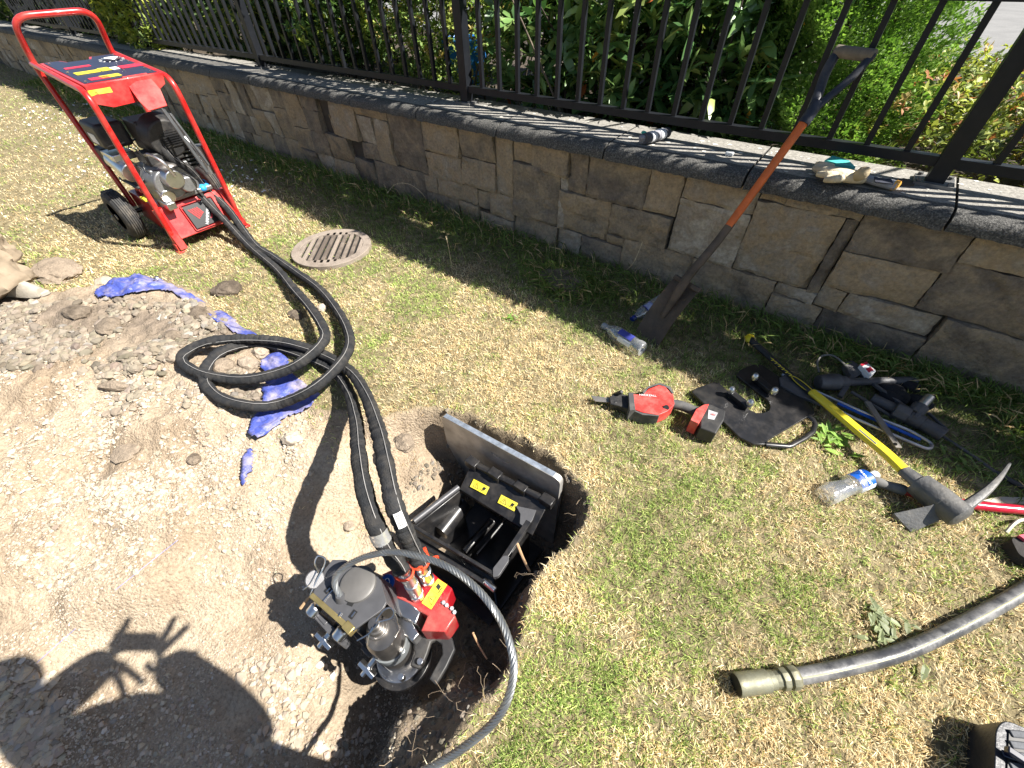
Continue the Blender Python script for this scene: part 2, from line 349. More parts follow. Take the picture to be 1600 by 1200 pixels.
def ground_mat():
    mt, n, l, p = nodes('soil_and_turf'); gm = n.new('ShaderNodeNewGeometry')
    def noise(s, d=8, r=.6, w=0):
        z = n.new('ShaderNodeTexNoise'); z.inputs['Scale'].default_value = s; z.inputs['Detail'].default_value = d; z.inputs['Roughness'].default_value = r; z.inputs['Distortion'].default_value = w; l.new(gm.outputs['Position'], z.inputs['Vector']); return z.outputs[0]
    def ramp(src, st):
        c = n.new('ShaderNodeValToRGB'); l.new(src, c.inputs[0]); e = c.color_ramp.elements
        while len(e) < len(st): e.new(.5)
        for q, (t, k) in zip(e, st): q.position = t; q.color = (*k, 1)
        return c.outputs[0]
    def mix(f, a, b, mode='MIX'):
        x = n.new('ShaderNodeMix'); x.data_type = 'RGBA'; x.blend_type = mode
        if isinstance(f, float): x.inputs[0].default_value = f
        else: l.new(f, x.inputs[0])
        l.new(a, x.inputs[6]); l.new(b, x.inputs[7]); return x.outputs[2]
    def attr(k):
        a = n.new('ShaderNodeAttribute'); a.attribute_name = k; return a.outputs['Fac']
    dirt = ramp(noise(3.2, 10, .68), [(.3, (.25, .19, .13)), (.48, (.34, .27, .195)), (.62, (.405, .335, .25)), (.75, (.36, .27, .19))])
    fine = ramp(noise(95, 6, .7), [(.32, (.62, .58, .54)), (.5, (.98, .97, .96)), (.68, (1.22, 1.2, 1.17))])
    dirt = mix(1.0, dirt, fine, 'MULTIPLY')
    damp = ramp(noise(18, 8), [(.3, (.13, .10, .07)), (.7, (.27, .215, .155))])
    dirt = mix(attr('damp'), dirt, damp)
    turf = ramp(noise(25, 8), [(.3, (.09, .072, .04)), (.5, (.20, .165, .095)), (.7, (.31, .255, .155))])
    heap = ramp(noise(30, 9, .7), [(.35, (.15, .12, .088)), (.65, (.25, .20, .155))])
    dirt = mix(attr('heap'), dirt, heap)
    l.new(mix(attr('dirt'), turf, dirt), p.inputs['Base Color']); p.inputs['Roughness'].default_value = .95; p.inputs['Specular IOR Level'].default_value = .15
    vo = n.new('ShaderNodeTexVoronoi'); vo.inputs['Scale'].default_value = 120; l.new(gm.outputs['Position'], vo.inputs['Vector'])
    ad = n.new('ShaderNodeMath'); ad.operation = 'MULTIPLY_ADD'; ad.inputs[1].default_value = -.35; l.new(vo.outputs['Distance'], ad.inputs[0]); l.new(noise(60, 9, .7), ad.inputs[2])
    b = n.new('ShaderNodeBump'); b.inputs['Distance'].default_value = .010; l.new(ad.outputs[0], b.inputs['Height']); l.new(b.outputs[0], p.inputs['Normal'])
    return mt
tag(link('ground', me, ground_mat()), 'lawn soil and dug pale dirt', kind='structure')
# garden soil and street behind the wall (higher ground)
BEDM = ramp_mat('garden_soil', [(.3, (.03, .024, .018)), (.6, (.08, .062, .045))], rand=False, scale=6, bump=.02, bscale=18)
gx = axis([(-60, -10, 5), (-10, 5, .25), (5, 60, 5)]); gy = axis([(2.46, 6.2, .2)])
X2, Y2 = np.meshgrid(gx, gy, indexing='ij'); Z2 = .5 + (fbm(X2, Y2, 1.5, 3, 3) - .5) * .12
i2 = np.arange(X2.size).reshape(X2.shape)
f2 = np.stack([i2[:-1, :-1], i2[1:, :-1], i2[1:, 1:], i2[:-1, 1:]], -1).reshape(-1, 4)
tag(link('garden_bed', fastmesh('garden_bed', np.stack([X2, Y2, Z2], -1).reshape(-1, 3), f2), BEDM), 'soil bed behind the stone wall', kind='structure')
ROADM = ramp_mat('asphalt_road', [(.3, (.15, .148, .145)), (.7, (.21, .207, .2))], rand=False, scale=3, bump=.004, bscale=60)
mb = MB(); mb.add([(-60, 6.0, .42), (60, 6.0, .42), (60, 90, .42), (-60, 90, .42)], [(0, 1, 2, 3)])
tag(mb.build('street', ROADM), 'pale grey street beyond the hedge', kind='structure')
mb = MB(); mb.box((0, 6.1, .45), (120, .15, .14)); tag(mb.build('kerb', ramp_mat('kerb_concrete', [(.3, (.3, .3, .29)), (.7, (.42, .41, .39))], rand=False)), 'concrete kerb along the street', kind='structure')

# ------------------------------------------------------------ grass
def gmask(x, y):                                    # 1 = full lawn
    s = sdist(x, y) + (fbm(x, y, 9, 3, 2) - .5) * .07
    m_ = 1 - sstep(-.03, .015, s)
    # thin trampled grass where the dirt has spread over the lawn left of the pit
    thin = np.exp(-((x + 1.35) / .42) ** 2 - ((y - .48) / .22) ** 2)
    thin2 = np.exp(-((x + 1.15) / .35) ** 2 - ((y - .25) / .12) ** 2)
    return np.clip(m_ * (1 - .55 * thin) + .22 * (thin + .8 * thin2) * (s > 0) * (s < .4) * (fbm(x, y, 10, 3, 41) > .48), 0, 1)
def grass_points(n, x0, x1, y0, y1, k, near):
    x = rng.uniform(x0, x1, n); y = rng.uniform(y0, y1, n); d2 = x * x + y * y + 1.3 ** 2
    keep = rng.random(n) < np.minimum(1, k / d2) * gmask(x, y) * np.clip((fbm(x, y, 22, 3, 77) - .30) * 3.2, .4, 1); return x[keep], y[keep]
T_bl = []
for b1, b2, tw in ((.1, .35, 0), (.25, .8, .2), (.45, 1.15, -.3), (.05, .2, .4), (.6, 1.0, .6)):
    T_bl.append([(-.5, 0, -.15), (.5, 0, -.15), (-.42 + tw * .2, b1, .5), (.42 + tw * .2, b1, .55), (tw, b2, 1.0 - b2 * .35)])
F_bl = [(0, 1, 3), (0, 3, 2), (2, 3, 4)]
GX, GY = grass_points(2300000, -4.2, 1.9, -.9, 2.1, 1.05, 1)
g2 = grass_points(420000, -15, -4.2, -1.6, 2.1, 9.0, 0)
g3 = grass_points(40000, -.2, 3.2, -2.2, -.5, .7, 0)
GX = np.concatenate([GX, g2[0], g3[0]]); GY = np.concatenate([GY, g2[1], g3[1]]); n = len(GX)
dist = np.sqrt(GX ** 2 + GY ** 2 + 1.69)
shadeband = sstep(1.2, 1.9, GY)                       # watered, longer grass next to the wall
edge = sstep(-.12, 0, sdist(GX, GY))
pgreen = fbm(GX, GY, 2.6, 4, 21) * 1.0 + (fbm(GX, GY, 17, 2, 22) - .5) * .55
# drier straw-coloured areas as in the photograph
dry = np.zeros(n)
for cx, cy, rx, ry, a in [(*G(620, 560)[:2], .5, .25, -.05), (*G(760, 560)[:2], .45, .3, .32), (*G(900, 620)[:2], .4, .2, .25), (*G(950, 720)[:2], .3, .22, .25), (*G(120, 320)[:2], 3.2, .7, .3), (*G(30, 240)[:2], 4, .6, .25), (*G(440, 340)[:2], .7, .2, .25), (*G(1100, 760)[:2], .12, .1, .12), (*G(850, 1130)[:2], .1, .2, .15),
                          (*G(1300, 850)[:2], .12, .1, -.15), (*G(1150, 900)[:2], .16, .14, -.12), (*G(640, 440)[:2], .6, .2, -.3), (*G(720, 500)[:2], .3, .12, -.12), (*G(300, 430)[:2], .6, .14, -.12), (*G(1300, 700)[:2], .1, .08, -.2), (*G(1500, 960)[:2], .15, .2, -.08), (*G(1250, 960)[:2], .2, .1, .05), (*G(500, 620)[:2], .25, .2, -.02)]:
    dry += a * np.exp(-((GX - cx) / rx) ** 2 - ((GY - cy) / ry) ** 2)
pg = .54 + (pgreen - .5) * 2.5 - dry + .62 * sstep(1.35, 1.8, GY) - edge * .2
isg = rng.random(n) < np.clip(pg, .04, .95)
straw = np.array([.82, .66, .38]); straw2 = np.array([.62, .45, .23]); straw3 = np.array([.92, .84, .58])
green = np.array([.24, .34, .075]); green2 = np.array([.46, .53, .17]); green3 = np.array([.11, .19, .045])
r1 = rng.random(n)[:, None]; r2 = rng.random(n)[:, None]
cst = np.where(r2 < .35, straw * (1 - r1) + straw2 * r1, np.where(r2 < .8, straw * (1 - r1) + straw3 * r1, straw2 * (.6 + .5 * r1)))
cgr = np.where(r2 < .45, green * (1 - r1) + green2 * r1, np.where(r2 < .8, green * (1 - r1) + green3 * r1, green2 * (.9 + .5 * r1)))
# dull, earthy patches; towards the wall shade is painted into the blade colour
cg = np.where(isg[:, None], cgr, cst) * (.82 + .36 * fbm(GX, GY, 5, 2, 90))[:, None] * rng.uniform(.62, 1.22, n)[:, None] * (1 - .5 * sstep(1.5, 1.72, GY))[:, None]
L = rng.uniform(.008, .023, n) * (1 + .9 * shadeband * rng.random(n)) * (1 + .25 * (dist > 3)); L = np.where(isg, L * 1.12, L)
wd = rng.uniform(.0010, .0021, n) * np.clip(dist / 1.7, .9, 3.2)
tilt = -np.abs(rng.normal(.0, .5, n)); tilt = np.where(isg, tilt * .8, tilt * 1.15); tilt = np.clip(tilt, -1.35, 0)
M = rotm(rng.uniform(0, 6.283, n), tilt)
pos = np.stack([GX, GY, height(GX, GY) + rng.uniform(-.002, .006, n)], 1)
GRASSM = attrmat('grass_blades', .6, .3)
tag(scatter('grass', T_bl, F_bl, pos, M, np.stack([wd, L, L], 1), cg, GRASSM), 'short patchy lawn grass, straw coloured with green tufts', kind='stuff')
# longer tufts at the foot of the wall
n = 13000; x = -rng.random(n) ** 1.4 * 13 + 1.6; y = 2.1 - np.abs(rng.normal(0, .16, n)) - .005
n2 = 2600; cx = G(885, 445); x = np.concatenate([x, rng.normal(cx[0], .13, n2)]); y = np.concatenate([y, rng.normal(cx[1], .07, n2)]); n += n2
x3 = rng.uniform(.2, 1.5, 5000); y3 = 2.1 - np.abs(rng.normal(0, .25, 5000)); x = np.concatenate([x, x3]); y = np.concatenate([y, y3]); n += 5000
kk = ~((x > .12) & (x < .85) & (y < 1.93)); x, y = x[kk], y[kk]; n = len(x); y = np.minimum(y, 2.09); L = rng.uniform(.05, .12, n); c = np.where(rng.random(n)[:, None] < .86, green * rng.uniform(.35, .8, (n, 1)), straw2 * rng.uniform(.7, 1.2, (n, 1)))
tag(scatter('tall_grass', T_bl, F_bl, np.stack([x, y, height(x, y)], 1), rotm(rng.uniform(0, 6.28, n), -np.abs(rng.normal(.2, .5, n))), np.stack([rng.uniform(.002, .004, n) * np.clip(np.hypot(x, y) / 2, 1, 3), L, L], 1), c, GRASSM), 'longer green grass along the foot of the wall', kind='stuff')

# ------------------------------------------------------------ pebbles, crumbs, roots (nobody could count them)
def ico():
    t = (1 + 5 ** .5) / 2
    v = np.array([(-1, t, 0), (1, t, 0), (-1, -t, 0), (1, -t, 0), (0, -1, t), (0, 1, t), (0, -1, -t), (0, 1, -t), (t, 0, -1), (t, 0, 1), (-t, 0, -1), (-t, 0, 1)], float); v /= np.linalg.norm(v[0])
    f = [(0, 11, 5), (0, 5, 1), (0, 1, 7), (0, 7, 10), (0, 10, 11), (1, 5, 9), (5, 11, 4), (11, 10, 2), (10, 7, 6), (7, 1, 8), (3, 9, 4), (3, 4, 2), (3, 2, 6), (3, 6, 8), (3, 8, 9), (4, 9, 5), (2, 4, 11), (6, 2, 10), (8, 6, 7), (9, 8, 1)]
    return v, f
IV, IF = ico()
T_peb = [IV * (1 + rng.uniform(-.45, .2, (12, 1))) * np.array([1, rng.uniform(.55, .9), rng.uniform(.35, .65)]) + rng.uniform(-.16, .16, (12, 3)) for _ in range(14)]
STONEM = attrmat('loose_stones', .9, 0, 120, .2)
def pebbles(name, n, region, s0, s1, label, tone=1., pw=2.2, temps=None, faces=None):
    x, y = region(n); x = np.asarray(x); y = np.asarray(y); n = len(x); s = s0 + (s1 - s0) * rng.random(n) ** pw
    s = s * np.clip(np.sqrt(x * x + y * y + 1.69) / 1.7, .8, 1.25)
    base = np.array([.41, .345, .265]) * tone; c = base * rng.uniform(.78, 1.18, (n, 1)) * (1 + rng.normal(0, .02, (n, 3)))
    gz = rng.random(n) < .08; c[gz] = np.array([.44, .40, .35]) * tone * rng.uniform(.7, 1.3, (gz.sum(), 1)); dk = rng.random(n) < .07; c[dk] *= .7
    z = height(x, y) + s * .18
    return tag(scatter(name, temps or T_peb, faces or IF, np.stack([x, y, z], 1), rotm(rng.uniform(0, 6.28, n), rng.normal(0, .35, n), rng.uniform(0, 6.28, n)), s, c, STONEM), label, kind='stuff')
def reg_px(polys):
    def f(n):
        X_ = []; Y_ = []
        for w, (x0, y0, x1, y1, z) in polys:
            k = int(n * w); px = rng.uniform(x0, x1, k); py = rng.uniform(y0, y1, k)
            d = (RX @ np.stack([px - 800, py - 600, np.full(k, F)])); t = (z - H) / d[2]; X_.append(d[0] * t); Y_.append(d[1] * t)
        x = np.concatenate(X_); y = np.concatenate(Y_); s = sdist(x, y); keep = (s > .02) & (fbm(x, y, 5, 3, 51) > rng.uniform(.3, .62, len(x))); return x[keep], y[keep]
    return f
pebbles('gravel', 13000, reg_px([(.24, (0, 480, 400, 640, .04)), (.36, (120, 600, 480, 800, -.02)), (.12, (0, 600, 200, 900, -.04)), (.1, (200, 780, 460, 900, -.12)), (.18, (0, 1040, 640, 1200, -.32))]), .0028, .0115, 'pale crushed gravel strewn over the dirt', 1., 2.6)
pebbles('fine_gravel', 26000, reg_px([(.3, (0, 560, 480, 800, .0)), (.3, (0, 750, 480, 1000, -.1)), (.2, (300, 960, 640, 1200, -.33)), (.2, (0, 1000, 400, 1200, -.3))]), .0016, .0045, 'fine grit lying on the trodden dirt')
pebbles('pit_rubble', 900, reg_px([(.6, (380, 1030, 560, 1180, -.33)), (.4, (0, 1050, 90, 1190, -.28))]), .009, .024, 'larger pebbles on the floor of the pit', .9)
def heapreg(n):
    x, y = reg_px([(.7, (0, 470, 350, 580, .06)), (.3, (340, 520, 420, 640, .03))])(n); return x, y
SV, SF = [], []
def ico2():
    v = [tuple(p) for p in IV]; cache = {}; fs = []
    def midp(a, b):
        k = (min(a, b), max(a, b))
        if k not in cache: q = (np.array(v[a]) + np.array(v[b])) / 2; v.append(tuple(q / np.linalg.norm(q))); cache[k] = len(v) - 1
        return cache[k]
    for a, b, c in IF: ab, bc, ca = midp(a, b), midp(b, c), midp(c, a); fs += [(a, ab, ca), (b, bc, ab), (c, ca, bc), (ab, bc, ca)]
    return np.array(v), fs
V2_, F2_ = ico2()
T_clod = []
for q in range(12):
    nn = .55 + .9 * fbm(V2_[:, 0] * .8 + V2_[:, 2] * .5 + 9, V2_[:, 1] * .8 - V2_[:, 2] * .4 + 9, 1.7, 3, q * 7) + rng.uniform(-.14, .14, len(V2_)); T_clod.append(V2_ * nn[:, None] * np.array([1, rng.uniform(.6, .95), rng.uniform(.4, .65)]))
pebbles('earth_clods', 5200, heapreg, .006, .022, 'brown earth clods heaped on the tarp edge', .5, 2.8, T_clod, F2_)
pebbles('crumbled_earth', 1900, reg_px([(.5, (150, 470, 430, 640, .04)), (.5, (0, 470, 300, 560, .05))]), .007, .02, 'crumbling pale lumps of earth on the spoil heap', .62, 2, T_clod, F2_)
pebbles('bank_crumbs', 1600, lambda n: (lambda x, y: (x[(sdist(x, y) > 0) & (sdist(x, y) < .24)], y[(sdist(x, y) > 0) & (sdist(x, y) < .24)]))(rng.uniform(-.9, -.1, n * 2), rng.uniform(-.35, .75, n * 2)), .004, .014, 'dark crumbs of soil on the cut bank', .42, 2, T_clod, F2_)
def lawnfar(n):
    x = rng.uniform(-9, -3.6, n); y = rng.normal(1.35, .28, n); k = (rng.random(n) < .5) & (y < 2.05); return x[k], y[k]
# fallen pale petals far left by the wall
x, y = lawnfar(800); n = len(x); k = rng.normal(0, 1, (n,))
T_petal = [[(0, -.5, 0), (.4, 0, .12), (0, .5, 0), (-.4, 0, .12)]]
tag(scatter('fallen_petals', T_petal, [(0, 1, 2, 3)], np.stack([x, y, height(x, y) + .025], 1), rotm(rng.uniform(0, 6.28, n), rng.normal(0, .5, n)), rng.uniform(.015, .035, n), np.full((n, 3), .75) * rng.uniform(.8, 1, (n, 1)), attrmat('petals', .7)), 'white fallen petals on the lawn by the wall', kind='stuff')

# roots hanging out of the cut bank
rt = MB()
for i in range(120):
    px, py = random.choice([(870, 800), (840, 880), (812, 930), (800, 1000), (740, 1010), (720, 1060), (760, 1090), (700, 1120), (660, 1160), (640, 1180), (880, 730), (905, 770), (780, 700), (730, 980)])
    p = GV(px + random.gauss(0, 14), py + random.gauss(0, 16)); q = p.copy(); q.z = float(height(p.x, p.y)) + .004; pts = [q]
    d = V(random.uniform(-1, .4), random.uniform(-.6, .6), random.uniform(-.4, .5)).normalized()
    for k in range(5):
        d = (d + V(random.gauss(0, .5), random.gauss(0, .5), random.gauss(-.1, .4))).normalized(); q = q + d * random.uniform(.008, .02); pts.append(q)
    rt.tube(pts, random.uniform(.0003, .0006), 4)
tag(rt.build('root_tangle', mat('dry_roots', (.34, .26, .18), .9)), 'thin torn roots sticking out of the pit bank', kind='stuff')

# ------------------------------------------------------------ stone wall
YW = 2.1; ZT = .64
wall = thing('stone_wall', 'low garden wall of squared brown stones with a rough dark coping', 'wall', (0, YW + .15, 0))
mb = MB(); mb.box((-24, YW + .19, .27), (60, .30, .62)); mb.build('wall_core', mat('mortar', (.07, .06, .05), .95, bump=.003), wall)
R_ = [(-1.10, -.76, .355, .575), (-.76, -.59, .36, .575), (-.59, -.255, .46, .575), (-.255, -.15, .53, .575), (-.15, .13, .53, .575), (-.255, .08, .19, .53), (.08, .13, .19, .53), (-.94, -.60, .185, .355), (-1.27, -.94, .13, .355),
      (-.59, -.255, .19, .46), (-.94, -.83, .13, .185), (-.83, -.44, -.06, .188), (-.44, -.04, -.06, .19), (-.04, .13, .13, .19), (-.04, .18, -.06, .13), (.13, .23, .135, .24), (.23, .56, .135, .24), (.18, .57, -.06, .135), (.13, .46, .24, .41),
      (.13, .47, .41, .575), (.47, .82, .46, .575), (.46, .80, .25, .46), (.57, .98, -.06, .25), (-2.03, -1.74, .40, .575), (-2.03, -1.74, .23, .40), (-1.74, -1.60, .23, .575), (-2.35, -2.03, .385, .575), (-2.34, -2.03, .22, .385), (-2.68, -2.35, .22, .575),
      (-3.03, -2.68, .51, .575), (-3.04, -2.86, .33, .51), (-2.86, -2.68, .22, .51), (-3.04, -2.86, .22, .33), (-1.60, -1.47, .45, .575), (-1.47, -1.22, .42, .575), (-1.60, -1.27, .13, .45), (-1.22, -1.10, .355, .575), (-1.27, -1.22, .13, .42), (-1.9, -1.8, .11, .22), (-2.28, -1.9, .11, .23), (-1.8, -1.6, .08, .23),
      (-1.27, -1.1, -.06, .13), (-1.1, -.83, -.06, .13), (-1.6, -1.27, -.06, .13), (-1.9, -1.6, -.06, .08), (-2.4, -2.1, -.06, .11), (-2.1, -1.9, -.06, .11), (-2.95, -2.4, -.06, .22), (-2.4, -2.28, .11, .22), (-3.21, -2.95, -.06, .2), (-3.36, -3.04, .33, .575), (-3.5, -3.21, -.06, .14), (-3.5, -3.21, .14, .33), (-3.39, -3.36, .33, .47)]
def fill(x0, x1, z0, z1, out):
    w, h = x1 - x0, z1 - z0
    if w > .36 or (h > .3 and w < .3) or (w > .2 and h > .24 and random.random() < .55):
        if w > h * 1.1: c = x0 + w * random.uniform(.35, .65); fill(x0, c, z0, z1, out); fill(c, x1, z0, z1, out)
        else: c = z0 + h * random.uniform(.35, .65); fill(x0, x1, z0, c, out); fill(x0, x1, c, z1, out)
    else: out.append((x0, x1, z0, z1))
for x0, x1 in ((.98, 1.5), (1.5, 2.1), (2.1, 2.8), (-3.95, -3.5)) + tuple((-3.95 - .62 * (k + 1), -3.95 - .62 * k) for k in range(16)): fill(x0, x1, -.06, .575, R_)
fill(.80, .98, .25, .46, R_); fill(.82, .98, .46, .575, R_)
WSTONE = ramp_mat('sandstone_faces', [(.08, (.095, .08, .07)), (.28, (.19, .155, .12)), (.44, (.29, .23, .16)), (.56, (.37, .28, .18)), (.68, (.32, .265, .20)), (.86, (.48, .42, .34))], rough=.8, detail=12, scale=8, bump=.02, bscale=26, warp=.5)
for k, (x0, x1, z0, z1) in enumerate(R_):
    g = .0022; w, h = x1 - x0 - 2 * g, z1 - z0 - 2 * g
    rs = .016 if x1 > -2.2 else .028; nx_ = max(3, min(22, int(w / rs))); nz_ = max(3, min(18, int(h / rs)))
    pr_ = random.uniform(.0, .007); sd_ = random.randint(0, 999); vs = []; tx, tz = random.gauss(0, .012), random.gauss(0, .012)
    for j in range(nz_ + 1):
        for i in range(nx_ + 1):
            u, v = i / nx_, j / nz_; ed = min(u * w, (1 - u) * w, v * h, (1 - v) * h)
            bx = x0 + g + u * w; bz = z0 + g + v * h
            d = .028 + pr_ + (float(fbm(bx, bz, 9, 5, sd_)) - .5) * .022 + (float(fbm(bx + bz, bz - bx, 30, 3, sd_ + 9)) - .5) * .008 + tx * (u - .5) + tz * (v - .5)
            st = float(fbm(bx, bz, 6, 3, sd_ + 5)); d += .007 * (st > .52) + .005 * (st > .62)
            if ed < 1e-6: d -= .006; bx += random.gauss(0, .0012) + (float(vnoise(bz * 30, k, 3)) - .5) * .004; bz += (float(vnoise(bx * 30, k, 4)) - .5) * .005
            vs.append((bx, YW + .04 - d, bz))
    n0 = nx_ + 1; fs = [(j * n0 + i, j * n0 + i + 1, (j + 1) * n0 + i + 1, (j + 1) * n0 + i) for j in range(nz_) for i in range(nx_)]
    bd = [i for i in range(n0)] + [j * n0 + nx_ for j in range(1, nz_ + 1)] + [nz_ * n0 + i for i in range(nx_ - 1, -1, -1)] + [j * n0 for j in range(nz_ - 1, 0, -1)]
    b0 = len(vs); vs += [(vs[q][0], YW + .05, vs[q][2]) for q in bd]; nb_ = len(bd)
    fs += [(bd[i], b0 + i, b0 + (i + 1) % nb_, bd[(i + 1) % nb_]) for i in range(nb_)]
    m_ = MB(); m_.v = vs; m_.f = fs; me = bpy.data.meshes.new('stone'); me.from_pydata(vs, [], fs); finish(me, True, .35)
    o = link('stone', me, WSTONE, wall)
# coping blocks with a rock-faced front edge
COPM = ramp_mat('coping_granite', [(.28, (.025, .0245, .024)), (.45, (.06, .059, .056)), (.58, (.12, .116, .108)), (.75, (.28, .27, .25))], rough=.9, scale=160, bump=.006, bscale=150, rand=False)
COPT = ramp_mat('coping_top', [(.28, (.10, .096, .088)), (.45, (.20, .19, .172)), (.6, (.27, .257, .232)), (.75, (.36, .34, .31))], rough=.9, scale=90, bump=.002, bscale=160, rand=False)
LICHEN = mat('lichen', (.62, .60, .54), .95)
joints = [2.42, 1.735, 1.05, .365, -.33, -1.0, -1.68, -2.33, -3.0]
while joints[-1] > -14.5: joints.append(joints[-1] - .67)
for a, b in zip(joints[1:], joints[:-1]):
    a += .0045; b -= .0045; prof = [(2.455, ZT - .075), (2.455, ZT - .004), (2.449, ZT), (2.26, ZT), (2.135, ZT - .001), (2.108, ZT - .003), (2.088, ZT - .009), (2.072, ZT - .018), (2.063, ZT - .032), (2.058, ZT - .050), (2.058, ZT - .066), (2.075, ZT - .068)]
    nseg = 36 if a > -4.6 else 12; vs = []; fs = []; mpf = len(prof); sd_ = random.randint(0, 500)
    for i in range(nseg + 1):
        x = a + (b - a) * i / nseg
        for j, (y, z) in enumerate(prof):
            if 4 <= j <= 10: dd = (float(fbm(x + .01 * j, j * .03, 40, 3, sd_)) - .5) * .013 * min(1, (j - 3) / 3); y += dd; z += dd * .6
            vs.append((x, y, z))
    fs = [(i * mpf + j, i * mpf + (j + 1) % mpf, (i + 1) * mpf + (j + 1) % mpf, (i + 1) * mpf + j) for i in range(nseg) for j in range(mpf)] + [tuple(range(mpf - 1, -1, -1)), tuple(nseg * mpf + j for j in range(mpf))]
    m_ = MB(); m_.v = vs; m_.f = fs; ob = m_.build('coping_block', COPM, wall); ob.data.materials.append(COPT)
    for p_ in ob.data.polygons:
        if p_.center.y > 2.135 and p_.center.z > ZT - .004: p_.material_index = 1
# lichen spots on the coping
li = MB()
for k in range(240):
    x = random.uniform(-3.2, 1.6); y = random.uniform(2.15, 2.44); r = random.choice([.003, .004, .006, .009, .012]); n_ = 7
    li.add([(x + math.cos(t) * r * random.uniform(.6, 1.2), y + math.sin(t) * r * random.uniform(.6, 1.1), ZT + .0012) for t in [6.283 * q / n_ for q in range(n_)]], [tuple(range(n_))])
tag(li.build('lichen_spots', LICHEN, wall), None, kind='stuff')

# ------------------------------------------------------------ fence
YF = 2.32; SP = .1335; post0 = .2865; NB = 18; ZR = .735; ZTOP = 1.188
fence = thing('metal_fence', 'black square-bar metal fence standing on the stone wall', 'fence', (0, YF, ZT))
pm = MB(); pm.box((0, 0, (ZTOP - ZR) / 2 + .02), (.021, .021, ZTOP - ZR + .05)); pm.lathe((0, 0, ZTOP - ZR + .04), (0, 0, ZTOP - ZR + .12), [(0, .009), (.3, .014), (1, .001)], 8)
picket = pm.mesh('picket'); finish(picket); picket.materials.append(FENCEM)
postm = MB(); postm.box((0, 0, .34), (.058, .058, .68)); postm.box((0, 0, .69), (.068, .068, .02)); postm = postm.mesh('post'); finish(postm); postm.materials.append(FENCEM)
platem = MB(); platem.box((0, 0, .006), (.125, .105, .012))
for i in (-1, 1):
    for j in (-1, 1): platem.cyl((i * .048, j * .038, .012), (i * .048, j * .038, .022), .009, n=6)
platem = platem.mesh('base_plate'); finish(platem); platem.materials.append(mat('base_plate_paint', (.11, .11, .11), .5, .3, dust=.5, dcol=(.35, .34, .32)))
nspan = 0
for s in range(-1, 6):
    px_ = post0 - s * SP * NB; nspan += 1
    o = bpy.data.objects.new('post', postm); COL.objects.link(o); o.parent = fence; o.location = (px_, 0, .012)
    o = bpy.data.objects.new('base_plate', platem); COL.objects.link(o); o.parent = fence; o.location = (px_, 0, .001)
    if s == 5: break
    for zz, nm in ((ZR - .016, 'bottom_rail'), (ZTOP - .01, 'top_rail')):
        m_ = MB(); m_.box((px_ - SP * NB / 2, YF, zz), (SP * NB - .058, .038, .034)); m_.build(nm, FENCEM, fence)
    for k in range(1, NB):
        o = bpy.data.objects.new('picket', picket); COL.objects.link(o); o.parent = fence; o.location = (px_ - k * SP, 0, ZR - ZT)
# ------------------------------------------------------------ shrubs behind the fence
LEAF_F = [(0, 1, 2), (0, 2, 3), (1, 4, 2), (2, 4, 5), (2, 5, 3), (3, 5, 6), (4, 7, 5), (5, 7, 6)]
def leaf_t(w, fold, droop):                          # unit leaf along +y
    return [(0, 0, 0), (-w * .8, .3, fold), (0, .33, 0), (w * .8, .3, fold), (-w * .75, .68, fold - droop * .5), (0, .7, -droop * .5), (w * .75, .68, fold - droop * .5), (0, 1, -droop)]
T_ov = [leaf_t(.2, .05, .1), leaf_t(.24, .03, .3), leaf_t(.17, .07, .0), leaf_t(.22, .06, .5)]
T_small = [leaf_t(.26, .08, .1), leaf_t(.22, .1, .3), leaf_t(.3, .04, 0)]
GLOSSY = attrmat('glossy_leaves', .27, .22, spec=.7); SOFT = attrmat('soft_leaves', .5, .3)
BARK = ramp_mat('shrub_bark', [(.3, (.05, .04, .03)), (.7, (.17, .135, .1))], scale=12)
def rosettes(cent, nl, length, up, spread, cols, wts):
    """whorls of leaves at shoot tips: positions, matrices, scales, colours"""
    k = len(cent); P = np.repeat(cent, nl, 0); n = k * nl; ax = np.repeat(rng.normal(0, .35, (k, 2)), nl, 0)
    yaw = np.tile(np.arange(nl) * 6.283 / nl, k) + np.repeat(rng.uniform(0, 6.28, k), nl) + rng.normal(0, .25, n)
    tilt = rng.normal(up, spread, n); M = rotm(yaw, tilt, rng.normal(0, .2, n))
    cx, sx = np.cos(ax[:, 0]), np.sin(ax[:, 0]); cy, sy = np.cos(ax[:, 1]), np.sin(ax[:, 1]); o = np.zeros(n); i = np.ones(n)
    A = np.stack([np.stack([i, o, o], 1), np.stack([o, cx, -sx], 1), np.stack([o, sx, cx], 1)], 1); B = np.stack([np.stack([cy, o, sy], 1), np.stack([o, i, o], 1), np.stack([-sy, o, cy], 1)], 1)
    M = A @ B @ M; w = rng.choice(len(cols), k, p=wts); c = np.repeat(np.array(cols)[w], nl, 0) * rng.uniform(.75, 1.25, (n, 1))
    return P + rng.normal(0, .004, (n, 3)), M, length * rng.uniform(.7, 1.15, n), c
def stems(bases, tips, r, parent, name='stem'):
    mb = MB()
    for b, t in zip(bases, tips):
        b = Vector(b); t = Vector(t); mid = (b + t) / 2 + V(random.gauss(0, .06), random.gauss(0, .05), random.uniform(0, .08)); pts = crom([b, b.lerp(mid, .5) + V(random.gauss(0, .02), 0, .02), mid, t], 3)
        mb.tube(pts, r, 5, rfun=lambda q: 1 - .75 * q)
    return tag(mb.build(name, BARK, parent), None, kind='stuff')

